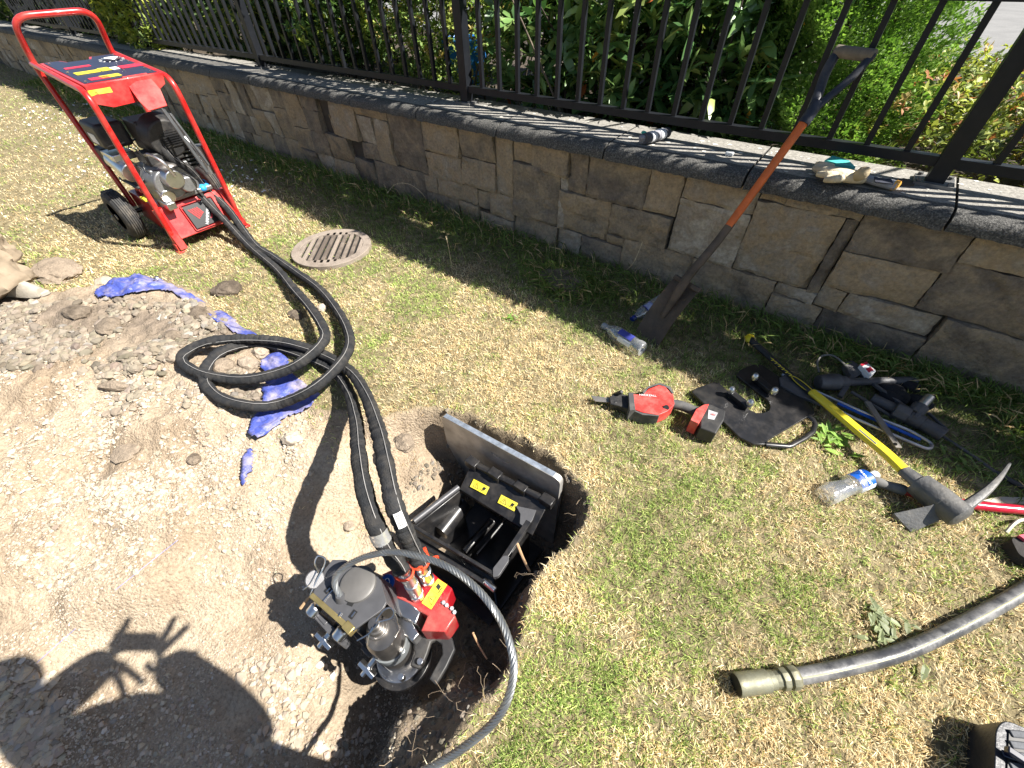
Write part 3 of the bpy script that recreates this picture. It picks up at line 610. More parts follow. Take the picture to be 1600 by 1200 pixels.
# rhododendron: large glossy leaves, the nearest 300 single parts
rho = thing('rhododendron', 'large-leaved glossy rhododendron pressing against the middle of the fence', 'shrub', (-1.35, 2.9, .5))
def inblob(n, blobs):
    out = []
    w = np.array([b[3] * b[4] * b[5] for b in blobs]); w = w / w.sum()
    for b, k in zip(blobs, rng.multinomial(n, w)):
        d = rng.normal(0, 1, (k, 3)); d /= np.linalg.norm(d, axis=1)[:, None]; r = rng.uniform(.45, 1, k) ** .5
        out.append(np.array(b[:3]) + d * r[:, None] * np.array(b[3:6]))
    return np.concatenate(out)
rb = [(-1.9, 2.85, .9, .35, .38, .4), (-1.3, 2.9, .92, .42, .42, .42), (-.8, 2.95, .9, .36, .42, .4), (-1.6, 3.25, 1.1, .6, .4, .35), (-.9, 3.3, 1.1, .5, .4, .3), (-.62, 2.75, .75, .22, .25, .25), (-1.1, 2.72, .7, .3, .22, .2)]
cent = inblob(1150, rb); cent = cent[(cent[:, 1] > 2.43) & (cent[:, 2] > .56)]
rcol = [(.13, .23, .07), (.07, .15, .05), (.22, .33, .10), (.32, .40, .12)]
P, M, S, C = rosettes(cent, 8, .115, .25, .38, rcol, [.4, .3, .2, .1])
odd = rng.random(len(P)) < .012; C[odd] = np.array([.6, .33, .05]); C[odd & (rng.random(len(P)) < .4)] = np.array([.5, .15, .05])
near = np.argsort(P[:, 1] + .25 * np.abs(P[:, 2] - .95))[:290]; msk = np.ones(len(P), bool); msk[near] = False
tag(scatter('foliage', T_ov, LEAF_F, P[msk], M[msk], S[msk], C[msk], GLOSSY, rho, True), None, kind='stuff'); bpy.data.objects[-1] if False else None
LG = []
for q, c in enumerate([rcol[0], rcol[1], rcol[2], rcol[3], (.6, .33, .05)]):
    lm = MB(); lm.v = [tuple(v) for v in T_ov[q % 4]]; lm.f = LEAF_F; me = bpy.data.meshes.new('leaf'); me.from_pydata(lm.v, [], lm.f); me.polygons.foreach_set('use_smooth', [True] * 8)
    mt, n, l, p = nodes('leaf_green'); p.inputs['Base Color'].default_value = (*c, 1); oi = n.new('ShaderNodeObjectInfo'); mr = n.new('ShaderNodeMapRange'); mr.inputs[3].default_value = .6; mr.inputs[4].default_value = 1.35; l.new(oi.outputs['Random'], mr.inputs[0])
    hs = n.new('ShaderNodeHueSaturation'); hs.inputs['Color'].default_value = (*c, 1); l.new(mr.outputs[0], hs.inputs['Value']); l.new(hs.outputs[0], p.inputs['Base Color']); p.inputs['Roughness'].default_value = .33
    tr = n.new('ShaderNodeBsdfTranslucent'); l.new(hs.outputs[0], tr.inputs[0]); mx = n.new('ShaderNodeMixShader'); mx.inputs[0].default_value = .2; l.new(p.outputs[0], mx.inputs[1]); l.new(tr.outputs[0], mx.inputs[2]); l.new(mx.outputs[0], n['Material Output'].inputs[0])
    me.materials.append(mt); LG.append(me)
rl = rho.location
for i in near:
    q = rng.choice(5, p=[.36, .27, .2, .15, .02]); o = bpy.data.objects.new('leaf', LG[q]); COL.objects.link(o); o.parent = rho
    mm = Matrix([list(r) for r in M[i]]).to_4x4() @ Matrix.Scale(float(S[i]), 4); mm.translation = Vector(P[i]) - rl; o.matrix_local = mm
bs = [(random.uniform(-1.7, -.8), random.uniform(2.75, 3.0), .48) for _ in range(34)]
stems(bs, [(b[0] + random.gauss(0, .3), b[1] + random.uniform(-.3, .3), random.uniform(.9, 1.5)) for b in bs], .012, rho)

def bush(name, label, cat, blobs, n, nl, length, cols, wts, temps=T_small, parts=None, mt=SOFT, up=.4, spread=.5, stem_r=.008, nst=22, ymin=2.4, group=None, zmin=.55):
    c0 = np.mean([b[:3] for b in blobs], 0); t = thing(name, label, cat, (float(c0[0]), float(c0[1]), .5), group)
    cent = inblob(n, blobs); cent = cent[(cent[:, 1] > ymin) & (cent[:, 2] > zmin)]
    P, M, S, C = rosettes(cent, nl, length, up, spread, cols, wts)
    tag(scatter('foliage', temps, LEAF_F, P, M, S, C, mt, t, True), None, kind='stuff')
    w = cent[rng.integers(0, len(cent), nst)]; stems([(c[0] * .6 + c0[0] * .4 + random.gauss(0, .1), max(2.5, c[1] + random.uniform(0, .2)), .48) for c in w], [tuple(c) for c in w], stem_r, t)
    return t
gsh = 'shrubs growing behind the fence'
bush('camellia', 'bright twiggy shrub with small yellow-green leaves left of the fence post', 'shrub', [(-2.75, 2.95, .95, .5, .4, .5), (-3.3, 3.0, 1.0, .5, .4, .5), (-2.5, 3.2, 1.3, .5, .4, .4)], 2600, 6, .042, [(.17, .26, .06), (.32, .38, .1), (.10, .17, .05), (.42, .34, .12)], [.4, .3, .2, .1])
bush('laurel', 'dark shrub with yellow-green shoots hanging over the coping', 'shrub', [(-4.1, 2.9, .95, .45, .42, .5), (-3.75, 2.75, .9, .3, .3, .4), (-3.75, 2.46, .93, .26, .2, .24), (-3.0, 2.55, 1.35, .5, .16, .18), (-2.2, 2.58, 1.4, .5, .14, .16), (-4.3, 3.1, 1.3, .5, .4, .4)], 2500, 6, .06, [(.10, .17, .05), (.30, .36, .07), (.06, .11, .035)], [.5, .2, .3], ymin=2.22, zmin=.67)
bush('laurel', 'dense dark shrub behind the fence above the cart, lit along its top', 'shrub', [(-5.6, 2.95, .95, .9, .42, .5), (-5.0, 3.0, 1.1, .5, .4, .5), (-6.4, 2.8, .95, .5, .35, .4)], 3000, 6, .06, [(.09, .15, .045), (.27, .33, .07), (.05, .09, .03)], [.5, .2, .3])
bush('boxwood', 'yellow-green bush spilling through the fence beside the red handle', 'shrub', [(-7.4, 2.6, .9, .8, .42, .42), (-7.0, 2.36, .8, .45, .22, .3), (-8.2, 2.9, 1.1, .9, .45, .5)], 3200, 6, .06, [(.20, .26, .05), (.34, .37, .08), (.09, .13, .04)], [.45, .3, .25], ymin=2.2)
bush('laurel', 'far dark hedge shrub at the top left corner behind the fence', 'shrub', [(-10, 2.9, 1, 1.2, .5, .5), (-12.5, 2.9, 1, 1.6, .5, .5), (-15, 2.9, 1, 1.6, .5, .5)], 3200, 6, .09, [(.08, .13, .04), (.2, .25, .06), (.05, .08, .03)], [.5, .2, .3])
# tall branches further back and arching forward over the fence: they shade the strip of lawn by the wall
bush('laurel', 'tall dark evergreen screen rising behind the other shrubs on the left', 'shrub', [(-3.2, 3.9, 1.4, .9, .4, .8), (-4.8, 3.9, 1.4, .9, .4, .8), (-6.6, 3.9, 1.4, 1, .4, .8), (-8.6, 3.9, 1.4, 1.1, .4, .8), (-2.0, 4.1, 1.1, .8, .35, .7), (-1.1, 4.2, 1.0, .5, .3, .6)], 5200, 6, .075, [(.05, .09, .03), (.08, .13, .04)], [.6, .4])
bush('rhododendron', 'tall rhododendron behind the fence arching forward above the lawn edge', 'shrub', [(x, yy + random.gauss(0, .01), 1.92 + random.gauss(0, .02), .34, .11, .11) for x in np.arange(-3.3, 3.6, .36) for yy in (2.26, 2.37)], 6800, 7, .075, rcol, [.4, .3, .2, .1], temps=T_ov, mt=GLOSSY, ymin=2.0, nst=1)
bush('laurel', 'evergreen branches arching over the fence above the left lawn', 'shrub', [(x, 2.36 + random.gauss(0, .04), 1.9 + random.gauss(0, .05), .38, .16, .13) for x in np.arange(-12, -3.3, .42)], 3600, 6, .1, [(.08, .13, .04), (.2, .25, .06)], [.6, .4], temps=T_ov, ymin=2.1, nst=1)
for x in np.arange(-11.5, 3.6, 1.25):                # bare stems that carry the arching branches
    tr = MB(); tr.tube(crom([(x + .2, 3.3, .48), (x + .12, 3.15, 1.1), (x + .05, 2.9, 1.6), (x, 2.4, 1.92)], 5), .02, 6, rfun=lambda q: 1 - .6 * q)
    par = [o for o in bpy.data.objects if o.get('label', '').startswith('tall rhododendron' if x > -3.2 else 'evergreen branches')][0]
    tr.build('stem', BARK, par)
# cypress with fine scale-leaf sprays
cy = thing('cypress', 'fine-textured bright green conifer between the big-leaved shrub and the low hedge', 'tree', (-.28, 3.2, .5))
n = 70000; z = .52 + rng.random(n) ** 1.05 * 1.0; rad = .48 * (1 - .25 * (z - .5) / 1.0) * np.sqrt(np.clip((1.62 - z) / .4, .1, 1)); th = rng.uniform(0, 6.283, n); rr = rad * (1 - .45 * rng.random(n) ** 2.2) * (1 + .18 * np.sin(z * 21 + th * 5) + .1 * np.sin(th * 11))
P = np.stack([-.30 + rr * np.cos(th), 3.12 + rr * np.sin(th), z], 1)
T_sp = [[(0, 0, 0), (-.12, .35, .02), (.12, .4, 0), (-.02, 1, -.1), (-.3, .75, .0), (.28, .8, .05), (0, .5, .05), (0, .52, 0)], [(0, 0, 0), (-.1, .3, .0), (.14, .45, 0), (.1, 1, .1), (-.22, .8, .06), (.3, .65, .0), (0, .5, .05), (0, .52, 0)]]
F_sp = [(0, 2, 1), (1, 3, 2), (1, 4, 3), (2, 3, 5)]
M = rotm(th - 1.57 + rng.normal(0, .5, n), rng.normal(.75, .4, n), rng.normal(0, .6, n))
cc = np.where(rng.random(n)[:, None] < .5, np.array([.13, .24, .05]), np.array([.24, .38, .09])) * rng.uniform(.7, 1.2, (n, 1))
tag(scatter('foliage', T_sp, F_sp, P, M, rng.uniform(.014, .032, n), cc, SOFT, cy), None, kind='stuff')
tr = MB(); tr.cyl((-.30, 3.12, .4), (-.30, 3.12, 1.5), .04, .01); tr.build('trunk', BARK, cy)
# low clipped hedge with reddening leaves
hz = [(x, y, z_ + .07 * x, .38, .42, .40) for x in np.arange(.2, 3.6, .38) for y, z_ in ((2.98, .50), (3.45, .53), (3.85, .50))]
hz += [(.05, 3.3, .58, .25, .4, .3)]
az_ = bush('azalea_hedge', 'low hedge with small yellow-green and reddish leaves behind the right end of the fence', 'hedge', hz, 14000, 6, .036, [(.19, .24, .06), (.36, .40, .10), (.36, .17, .08), (.10, .13, .05), (.42, .32, .14)], [.40, .30, .08, .16, .06], nst=60, ymin=2.62, stem_r=.006)
for i, (x, y) in enumerate([(-.33, 2.5), (-1.62, 2.47), (-.75, 2.49)]):
    pass
# a blue tub glimpsed through the shrubs
tb = thing('tub', 'bright blue plastic tub glimpsed behind the shrubs by the fence post', 'tub', (-2.95, 3.3, .5))
BT = mat('blue_plastic', (.03, .22, .62), .4); mb = MB(); mb.lathe((-2.95, 3.25, .5), (-2.95, 3.25, .82), [(0, .15), (1, .2), (1, .185), (.05, .14)], 20); mb.build('bucket', BT, tb)
mb = MB(); mb.tube([(-2.95 + .2 * math.cos(t), 3.25 + .2 * math.sin(t), .82) for t in [6.283 * k / 24 for k in range(24)]], .01, 6, closed=True); mb.build('rim', BT, tb)
# ------------------------------------------------------------ object helpers
def P_(poly, z): return [GV(x, y, z) for x, y in poly]
def prism_px(mb, poly, z, depth, round_=0):
    q = P_(poly, z)
    if round_: q = rpoly(q, round_)
    return mb.prism(q, (0, 0, -depth))
def text(s, size, loc, right, up, mt, parent, name='lettering', ext=.0004):
    c = bpy.data.curves.new(name, 'FONT'); c.body = s; c.size = size; c.extrude = ext; c.align_x = 'CENTER'; c.align_y = 'CENTER'
    o = bpy.data.objects.new(name, c); COL.objects.link(o); c.materials.append(mt)
    r = Vector(right).normalized(); u = Vector(up); u = (u - r * u.dot(r)).normalized(); nn = r.cross(u)
    m_ = Matrix((r, u, nn)).transposed().to_4x4(); m_.translation = Vector(loc) + nn * .0012 - Vector(parent.location); o.parent = parent; o.matrix_local = m_; return o
def quad(mb, c, right, up, w, h, t=.0012, off=.0005):
    r = Vector(right).normalized(); u = Vector(up); u = (u - r * u.dot(r)).normalized(); n_ = r.cross(u); c = Vector(c) + n_ * (off + t / 2)
    return mb.box(c, (w, h, t), axes=(r, u, n_))
def warning_label(c, right, up, w, h, parent, icons=2):
    mb = MB(); quad(mb, c, right, up, w, h); mb.build('warning_label', YEL, parent)
    r = Vector(right).normalized(); u = Vector(up); u = (u - r * u.dot(r)).normalized(); n_ = r.cross(u); c = Vector(c) + n_ * .0019
    mk = MB()
    def P2(a, b): return c + r * (a * w) + u * (b * h)
    def tri(cx, s):
        o3 = [P2(cx - s, -.32), P2(cx + s, -.32), P2(cx, .36)]; cen = (o3[0] + o3[1] + o3[2]) / 3
        mk.ring(o3, [cen + (p - cen) * .8 for p in o3], n_ * .0004)
        mk.box(P2(cx, .0), (w * .03, h * .22, .0006), axes=(r, u, n_)); mk.box(P2(cx, -.2), (w * .03, h * .06, .0006), axes=(r, u, n_))
    if icons == 2: tri(-.22, .18); mk.box(P2(.27, .05), (w * .16, h * .4, .0006), axes=(r, (u + r * .3), n_)); mk.box(P2(.2, -.25), (w * .22, h * .07, .0006), axes=(r, u, n_)); mk.box(P2(.04, 0), (w * .008, h * .9, .0005), axes=(r, u, n_))
    else: tri(-.2, .17); mk.box(P2(.2, 0), (w * .3, h * .12, .0006), axes=(r, u, n_)); mk.box(P2(.2, -.18), (w * .25, h * .06, .0006), axes=(r, u, n_))
    mk.build('pictogram', INK, parent)

# ------------------------------------------------------------ hydraulic power pack on its cart
CX, CY = -3.25, .90
def K(s, l, z): return V(CX + s, CY + l, z)
cart = thing('power_pack_cart', 'red wheeled engine cart with tall tube handle standing on the lawn', 'cart', (CX - .25, CY, 0))
def side(w, h, l): return [K(.0, -w, 0), K(.05, -l, .84)]
fr = MB(); tr_ = .0155
rail = rounded([K(0, -.215, .03), K(.069, -.2, .86), K(-.10, -.2, .885), K(-.635, -.2, .928), K(-.70, -.2, .93)], .09)
main = rounded([K(-.50, -.2, .17), K(-.635, -.195, .935), K(-.51, -.185, 1.13), K(-.51, .185, 1.13), K(-.635, .195, .935), K(-.50, .2, .17)], .085, 6)
fr.tube(main, tr_, 12)
for sg in (-1, 1):
    fr.tube([V(p.x, CY + (p.y - CY) * -sg, p.z) for p in rounded([K(0, -.215, .03), K(.069, -.2, .865), K(-.63, -.2, .93)], .085, 6)], tr_, 12)
fr.build('frame', RED, cart)
for sg in (-1, 1):
    ft = MB(); ft.box(K(.0, sg * .215, .006), (.09, .055, .012)); ft.box(K(.0, sg * .215, .03), (.05, .035, .05)); ft.build('foot', RED, cart, .002)
# control panel on top
pz = lambda s: .885 + (-.1 - s) * .08 + .012
pn = MB(); pn.prism([K(.015, -.185, pz(.01)), K(.015, .185, pz(.01)), K(-.56, .185, pz(-.56)), K(-.56, .05, pz(-.56)), K(-.50, .03, pz(-.5)), K(-.50, -.07, pz(-.5)), K(-.56, -.09, pz(-.56)), K(-.56, -.185, pz(-.56))], (0, 0, -.012)); pn.build('panel_plate', RED, cart, .002)
NAVY = mat('panel_face', (.022, .026, .05), .35, 0, .1)
pf = MB(); pf.prism([K(.0, -.17, pz(0) + .003), K(.0, .17, pz(0) + .003), K(-.54, .17, pz(-.54) + .003), K(-.54, .06, pz(-.54) + .003), K(-.485, .04, pz(-.485) + .003), K(-.485, -.08, pz(-.485) + .003), K(-.54, -.1, pz(-.54) + .003), K(-.54, -.17, pz(-.54) + .003)], (0, 0, -.002)); pf.build('panel_face', NAVY, cart)
rgt = V(0, 1, 0); upd = V(-1, 0, .08)
def onp(s, l): return K(s, l, pz(s) + .0035)
lb = MB(); quad(lb, onp(-.20, -.085), rgt, upd, .11, .055); quad(lb, onp(-.21, .0), rgt, upd, .05, .07); quad(lb, onp(-.06, -.03), rgt, upd, .09, .05); lb.build('label', YEL, cart)
lb = MB(); quad(lb, onp(-.20, .045), rgt, upd, .035, .055); lb.build('label', WHITE, cart)
PINK = mat('faded_red_print', (.62, .03, .06), .5); lb = MB(); quad(lb, onp(-.20, .125), rgt, upd, .11, .06); quad(lb, onp(-.05, -.085), rgt, upd, .09, .045); quad(lb, onp(-.34, -.08), rgt, upd, .12, .03); lb.build('label', PINK, cart)
gg = MB(); gg.cyl(onp(-.40, .11), onp(-.40, .11) + V(0, 0, .009), .042, n=24); gau = gg.build('gauge', STEEL, cart, .003)
g2_ = MB(); g2_.cyl(onp(-.40, .11) + V(0, 0, .0095), onp(-.40, .11) + V(0, 0, .0105), .035, n=24); g2_.build('dial', WHITE, gau)
g3_ = MB()
for k in range(12):
    t = 6.283 * k / 12; c_ = onp(-.40 + .056 * math.cos(t), .11 + .056 * math.sin(t)); g3_.box(c_ + V(0, 0, .001), (.014, .004, .0012), axes=((math.cos(t), math.sin(t), -.08 * math.cos(t)), (-math.sin(t), math.cos(t), 0), (0, 0, 1)))
g3_.box(onp(-.40, .11) + V(0, 0, .0115), (.003, .03, .001)); g3_.build('marking', WHITE, cart)
sc_ = MB()
for s, l in [(-.02, .15), (-.1, .155), (-.3, .155), (-.5, .155), (-.02, -.155), (-.25, -.155), (-.5, -.155), (-.12, .06)]: sc_.cyl(onp(s, l), onp(s, l) + V(0, 0, .006), .006, n=6)
sc_.build('screw', STEEL, cart)
ap = MB(); ap.prism([K(.03, -.185, pz(0) - .002), K(.03, .185, pz(0) - .002), K(.035, .17, .84), K(.04, .06, .79), K(.045, -.12, .785), K(.04, -.185, .81)], (-.006, 0, 0)); ap.build('front_apron', RED, cart, .001)
tb_ = MB(); q = [K(.0, .0, pz(0) + .006), K(.0, .12, pz(0) + .006), K(.09, .115, .83), K(.115, .1, .76), K(.12, .0, .755), K(.09, -.01, .80)]
tb_.prism(q, (-.004, 0, -.004)); tb_.build('control_bracket', RED, cart, .002)
warning_label(K(.034, -.135, .842), V(0, 1, 0), V(.05, 0, 1), .10, .05, cart, 1)
lv = MB(); lv.bar(K(.10, .07, .78), K(.16, .11, .42), .02, .008); lv.bar(K(.09, .10, .72), K(.15, .14, .45), .012, .01); lv.build('lever', mat('grey_lever', (.12, .125, .13), .4, .5), cart, .001)
# base tank
tk = MB()
prof = [(-.5, .09), (-.03, .07), (.035, .075), (-.045, .255), (-.5, .265)]
tk.prism([K(s, -.185, z) for s, z in prof], (0, .37, 0)); tk.build('oil_tank', RED, cart, .006)
for sg in (-1, 1):
    sp = MB(); sp.prism([K(.045, sg * .20 - .022, .02), K(.045, sg * .20 + .022, .02), K(-.02, sg * .20 + .022, .255), K(-.02, sg * .20 - .022, .255)], (-.03, 0, 0)); sp.build('corner_plate', RED, cart, .002)
fd = V(.035 + .045, 0, .075 - .255).normalized(); fu = -fd; cs = K(.0, .02, .163) + V(.004, 0, .0)
sg_ = MB(); quad(sg_, cs, V(0, 1, 0), fu, .18, .135, .002, .004); sgn = sg_.build('sign_plate', mat('sign_black', (.012, .012, .013), .35), cart)
nf = V(0, 1, 0).cross(fu)
text('HAMMERHEAD', .024, cs + nf * .007 + V(0, .025, 0), V(0, 1, 0) * .6 + fu * .8, V(0, -.8, 0) + fu * .6, WHITE, cart)
text('TRENCHLESS', .016, cs + nf * .007 + V(0, .050, 0) - fu * .005, V(0, 1, 0) * .6 + fu * .8, V(0, -.8, 0) + fu * .6, PINK, cart)
st_ = MB()
for k in range(5): st_.bar(cs + nf * .0085 + V(0, -.07 + .013 * k, 0) + fu * (.045), cs + nf * .0085 + V(0, -.04 + .010 * k, 0) - fu * (.02 - .006 * k), .006, .001, up=nf)
st_.build('emblem', RED, cart)
bd_ = MB(); hw, hh = .100, .078
cor = [cs + nf * .003 + V(0, a * hw, 0) + fu * b * hh for a, b in ((-1, -1), (1, -1), (1, 1), (-1, 1))]
bd_.tube(rpoly(cor, .01), .0035, 6, closed=True); bd_.build('sign_border', RED, cart)
# wheels
def wheel(c, r, w, parent, sgn):
    c = Vector(c); t = MB(); a = V(0, sgn, 0)
    t.lathe(c - a * w / 2, c + a * w / 2, [(0, r * .56), (-.04, r * .75), (.06, r * .93), (.18, r * .985), (.3, r), (.7, r), (.82, r * .985), (.94, r * .93), (1.04, r * .75), (1, r * .56)], 40)
    wo = t.build('wheel', RUBBER, parent)
    for q in range(5):
        tr2 = MB()
        tt = [c + a * (w * (-.28 + .14 * q)) + V(math.cos(6.283 * k / 40) * (r + .002), 0, math.sin(6.283 * k / 40) * (r + .002)) for k in range(40)]
        tr2.tube(tt, .0042, 5, closed=True); tr2.build('tread', RUBBER, wo)
    rm = MB(); rm.lathe(c + a * w * .5, c + a * w * .1, [(0, r * .60), (.1, r * .52), (.7, r * .44), (1, r * .2)], 24); rm.build('rim', BLACK, wo)
    hb = MB(); hb.lathe(c + a * w * .1, c + a * w * .55, [(0, .03), (.6, .026), (.62, .018), (1, .018)], 16)
    for k in range(5): t = 6.283 * k / 5; hb.cyl(c + a * w * .15 + V(math.cos(t) * .05, 0, math.sin(t) * .05), c + a * w * .3 + V(math.cos(t) * .05, 0, math.sin(t) * .05), .007, n=6)
    hb.build('hub', CAST, wo)
wheel((-3.72, .615, .15), .152, .09, cart, -1); wheel((-3.70, 1.2, .15), .152, .09, cart, 1)
ax_ = MB(); ax_.cyl((-3.72, .6, .15), (-3.70, 1.2, .15), .014); ax_.bar((-3.74, .9, .17), (-3.3, .9, .17), .3, .05); ax_.build('axle', BLACK, cart)
# engine
eng = MB(); eng.box(K(-.16, -.01, .36), (.24, .22, .19)); eng.cyl(K(-.16, -.06, .37), K(-.0, -.06, .37), .1, .085, 20); eng.cyl(K(-.03, .02, .35), K(.035, .02, .35), .055, .045, 16); eng.box(K(-.08, -.12, .31), (.15, .06, .1)); eng.box(K(-.2, .02, .28), (.34, .28, .03))
eb = eng.build('engine_block', CAST, cart, .008, seg=3)
fn = MB()
for k in range(9): fn.box(K(-.17, .12, .40 + .022 * k), (.17, .13, .008))
fn.build('cooling_fins', mat('fin_alloy', (.14, .14, .145), .5, .7), eb)
bl = MB(); bl.cyl(K(-.12, -.10, .33), K(.005, -.11, .31), .048, .04, 14); bl.cyl(K(.0, -.04, .40), K(.05, -.04, .40), .062, .05, 20); bl.box(K(-.02, -.13, .27), (.13, .05, .04)); bl.build('pump_housing', STEEL, cart, .004)
rc = MB(); rc.cyl(K(-.13, .06, .60), K(-.02, .06, .585), .115, .1, 24); rc.box(K(-.2, .07, .60), (.18, .22, .16)); rc.box(K(-.12, .0, .50), (.16, .2, .06)); rc.build('fan_cover', BPLAS, cart, .01, seg=3)
rv = MB(); 
for k in range(10): rv.bar(K(-.016, .02 + .0 * k, .55 + .011 * k), K(-.016, .13, .55 + .011 * k), .004, .004)
rv.build('grille', BLACK, cart)
ab = MB(); ab.box(K(-.36, -.13, .615), (.25, .15, .13)); ab.build('fuel_tank', BPLAS, cart, .02, seg=3)
al = MB(); al.box(K(-.36, -.2065, .60), (.10, .002, .05)); al.build('label', WHITE, cart)
mf = MB(); mf.cyl(K(-.42, -.16, .47), K(-.22, -.16, .42), .055, n=20); mf.box(K(-.36, -.14, .50), (.2, .12, .04)); mf.cyl(K(-.30, -.21, .42), K(-.30, -.15, .42), .045, n=16); mf.build('muffler', STEEL, cart, .006)
ac = MB(); ac.box(K(-.50, -.15, .47), (.13, .10, .11)); ac.box(K(-.4, -.15, .33), (.3, .06, .02)); ac.cyl(K(-.50, -.15, .38), K(-.5, -.1, .18), .02); ac.build('battery_box', BPLAS, cart, .01)
hd = MB(); hd.tube(crom([K(-.06, -.07, .45), K(-.05, -.09, .52), K(.0, -.08, .54), K(.05, -.05, .5), K(.055, -.03, .42)], 6), .009, 8); hd.tube(crom([K(-.2, -.05, .5), K(-.15, .0, .56), K(-.1, .05, .52)], 5), .008, 8); hd.build('carry_handle', STEEL, cart)
wr = MB()
for k in range(16):
    p0 = K(random.uniform(-.45, -.05), random.uniform(-.18, .05), random.uniform(.3, .5)); p1 = p0 + V(random.uniform(-.15, .15), random.uniform(-.1, .1), random.uniform(-.12, .12)); wr.tube(crom([p0, (p0 + p1) / 2 + V(random.gauss(0, .03), -.02, random.gauss(0, .04)), p1], 5), random.choice([.004, .006]), 6)
for k in range(5): wr.cyl(K(-.1 - .04 * k, .03, .52), K(-.1 - .04 * k, -.03, .5), .012, n=8)
wr.build('wiring', BLACK, cart)
wc = MB(); [wc.ball(K(-.32 + .035 * k, -.165, .31 + .012 * (k % 2)), .014) for k in range(3)]; wc.build('terminal_cap', RED, cart)
wy = MB(); wy.box(K(-.20, -.18, .28), (.07, .04, .02)); wy.build('dipstick_cap', YEL, cart, .004)
og = MB(); og.cyl(K(-.12, -.075, .476), K(-.08, -.075, .476), .012, n=8); og.build('throttle_knob', ORANGE, cart)
fr2 = MB(); fr2.ball(K(-.1, -.02, .455), (.11, .1, .035), 16, 8); fr2.build('dark_cowl', DSTEEL, cart)
ex = MB(); ex.tube(crom([K(.0, .14, .58), K(.04, .16, .5), K(.03, .17, .42)], 5), .012, 8); ex.cyl(K(-.02, .19, .52), K(-.02, .19, .36), .035, n=14); ex.build('exhaust_pipe', CAST, cart)
# two blue gloves lying on the tank
gl = thing('work_glove', 'bright blue rubber glove pair dropped on the red tank of the cart', 'gloves', K(-.08, .14, .265))
LB = mat('blue_glove', (.03, .28, .62), .5, bump=.002); gm_ = MB()
for dx, dy, rx, ry in [(-.12, .12, .05, .032), (-.075, .135, .045, .028), (-.09, .09, .05, .02), (-.05, .105, .03, .026), (-.13, .155, .03, .018)]: gm_.ball(K(dx, dy, .285), (rx, ry, .024), 12, 8)
gm_.build('glove', LB, gl)

# ------------------------------------------------------------ hydraulic hoses in black sleeves
def hose(label, pts, r, stickers=()):
    path = crom([GV(x, y, z) for x, y, z in pts], 10); m2 = len(path); rs = []
    t = thing('hydraulic_hose', label, 'hose', path[m2 // 3]); mb = MB()
    # ruched fabric sleeve: fine irregular folds
    L_ = 0; segs = []; last = path[0]
    fine = []
    for a, b in zip(path[:-1], path[1:]):
        d = (b - a).length; k = max(1, int(d / .0048))
        for i in range(k): fine.append(a.lerp(b, i / k))
    fine.append(path[-1]); nf_ = len(fine); ph = random.random() * 9
    def rf(q):
        i = q * nf_ * .0048; sw_ = (i * 52 + .8 * float(vnoise(i * 9, ph))) % 1.0; return 1 - .085 * (sw_ < .3) * (.35 + float(vnoise(i * 7, ph + 1))) + .10 * math.sin(i * 95 + 3 * math.sin(i * 13 + ph)) * (.3 + .7 * float(vnoise(i * 6, ph))) + .05 * (float(vnoise(i * 30, ph + 3)) - .5)
    mb.tube(fine, r, 12, rfun=rf, flat=.9); mb.build('sleeve', FABRIC, t)
    sm = MB(); smp = []
    prev = None
    for i in range(0, nf_, 5):
        p = fine[i]; a = (fine[min(i + 1, nf_ - 1)] - fine[max(i - 1, 0)]).normalized(); toc = (Vector(CP) - p); s_ = toc - a * toc.dot(a); s_.normalize(); sd2 = a.cross(s_)
        ang = .5 * math.sin(i * .0048 * 1.3 + ph); smp.append(p + (s_ * math.cos(ang) + sd2 * math.sin(ang)) * (r * 1.03))
    sm.tube(smp, .0011, 4); sm.build('seam', mat('seam_thread', (.28, .27, .26), .8), t)
    return t, path
HA = [(224, 210, .60), (255, 241, .50), (287, 273, .38), (315, 308, .24), (350, 343, .13), (388, 383, .05), (430, 418, .035), (458, 450, .06), (483, 478, .085), (503, 508, .125), (506, 532, .15), (476, 562, .14), (439, 581, .11), (382, 593, .09), (326, 587, .085), (292, 573, .09), (284, 558, .10), (301, 543, .10), (330, 533, .11), (382, 529, .10), (439, 533, .085), (486, 546, .07), (523, 563, .07), (551, 584, .11), (572, 618, .19), (590, 670, .29), (603, 730, .36), (615, 785, .36), (633, 830, .28), (648, 862, .18), (656, 878, .13)]
HB = [(241, 206, .62), (266, 245, .5), (297, 266, .40), (324, 297, .26), (356, 327, .15), (396, 380, .05), (428, 402, .035), (462, 425, .035), (497, 450, .045), (524, 481, .05), (543, 515, .085), (545, 545, .13), (523, 578, .155), (486, 609, .125), (439, 630, .06), (401, 635, .075), (354, 626, .075), (328, 609, .075), (319, 590, .075), (327, 566, .085), (350, 547, .08), (392, 537, .06), (439, 543, .04), (486, 560, .035), (523, 580, .04), (545, 612, .09), (556, 655, .2), (560, 705, .29), (568, 760, .33), (585, 815, .31), (605, 857, .22), (622, 882, .16), (628, 893, .14)]
hoseA, pathA = hose('black sleeved hose reaching furthest left over the gravel, ending behind the other coupling', HA, .0235)
hoseB, pathB = hose('black sleeved hose swinging furthest right over the grass, ending beside the blue disc', HB, .0235)
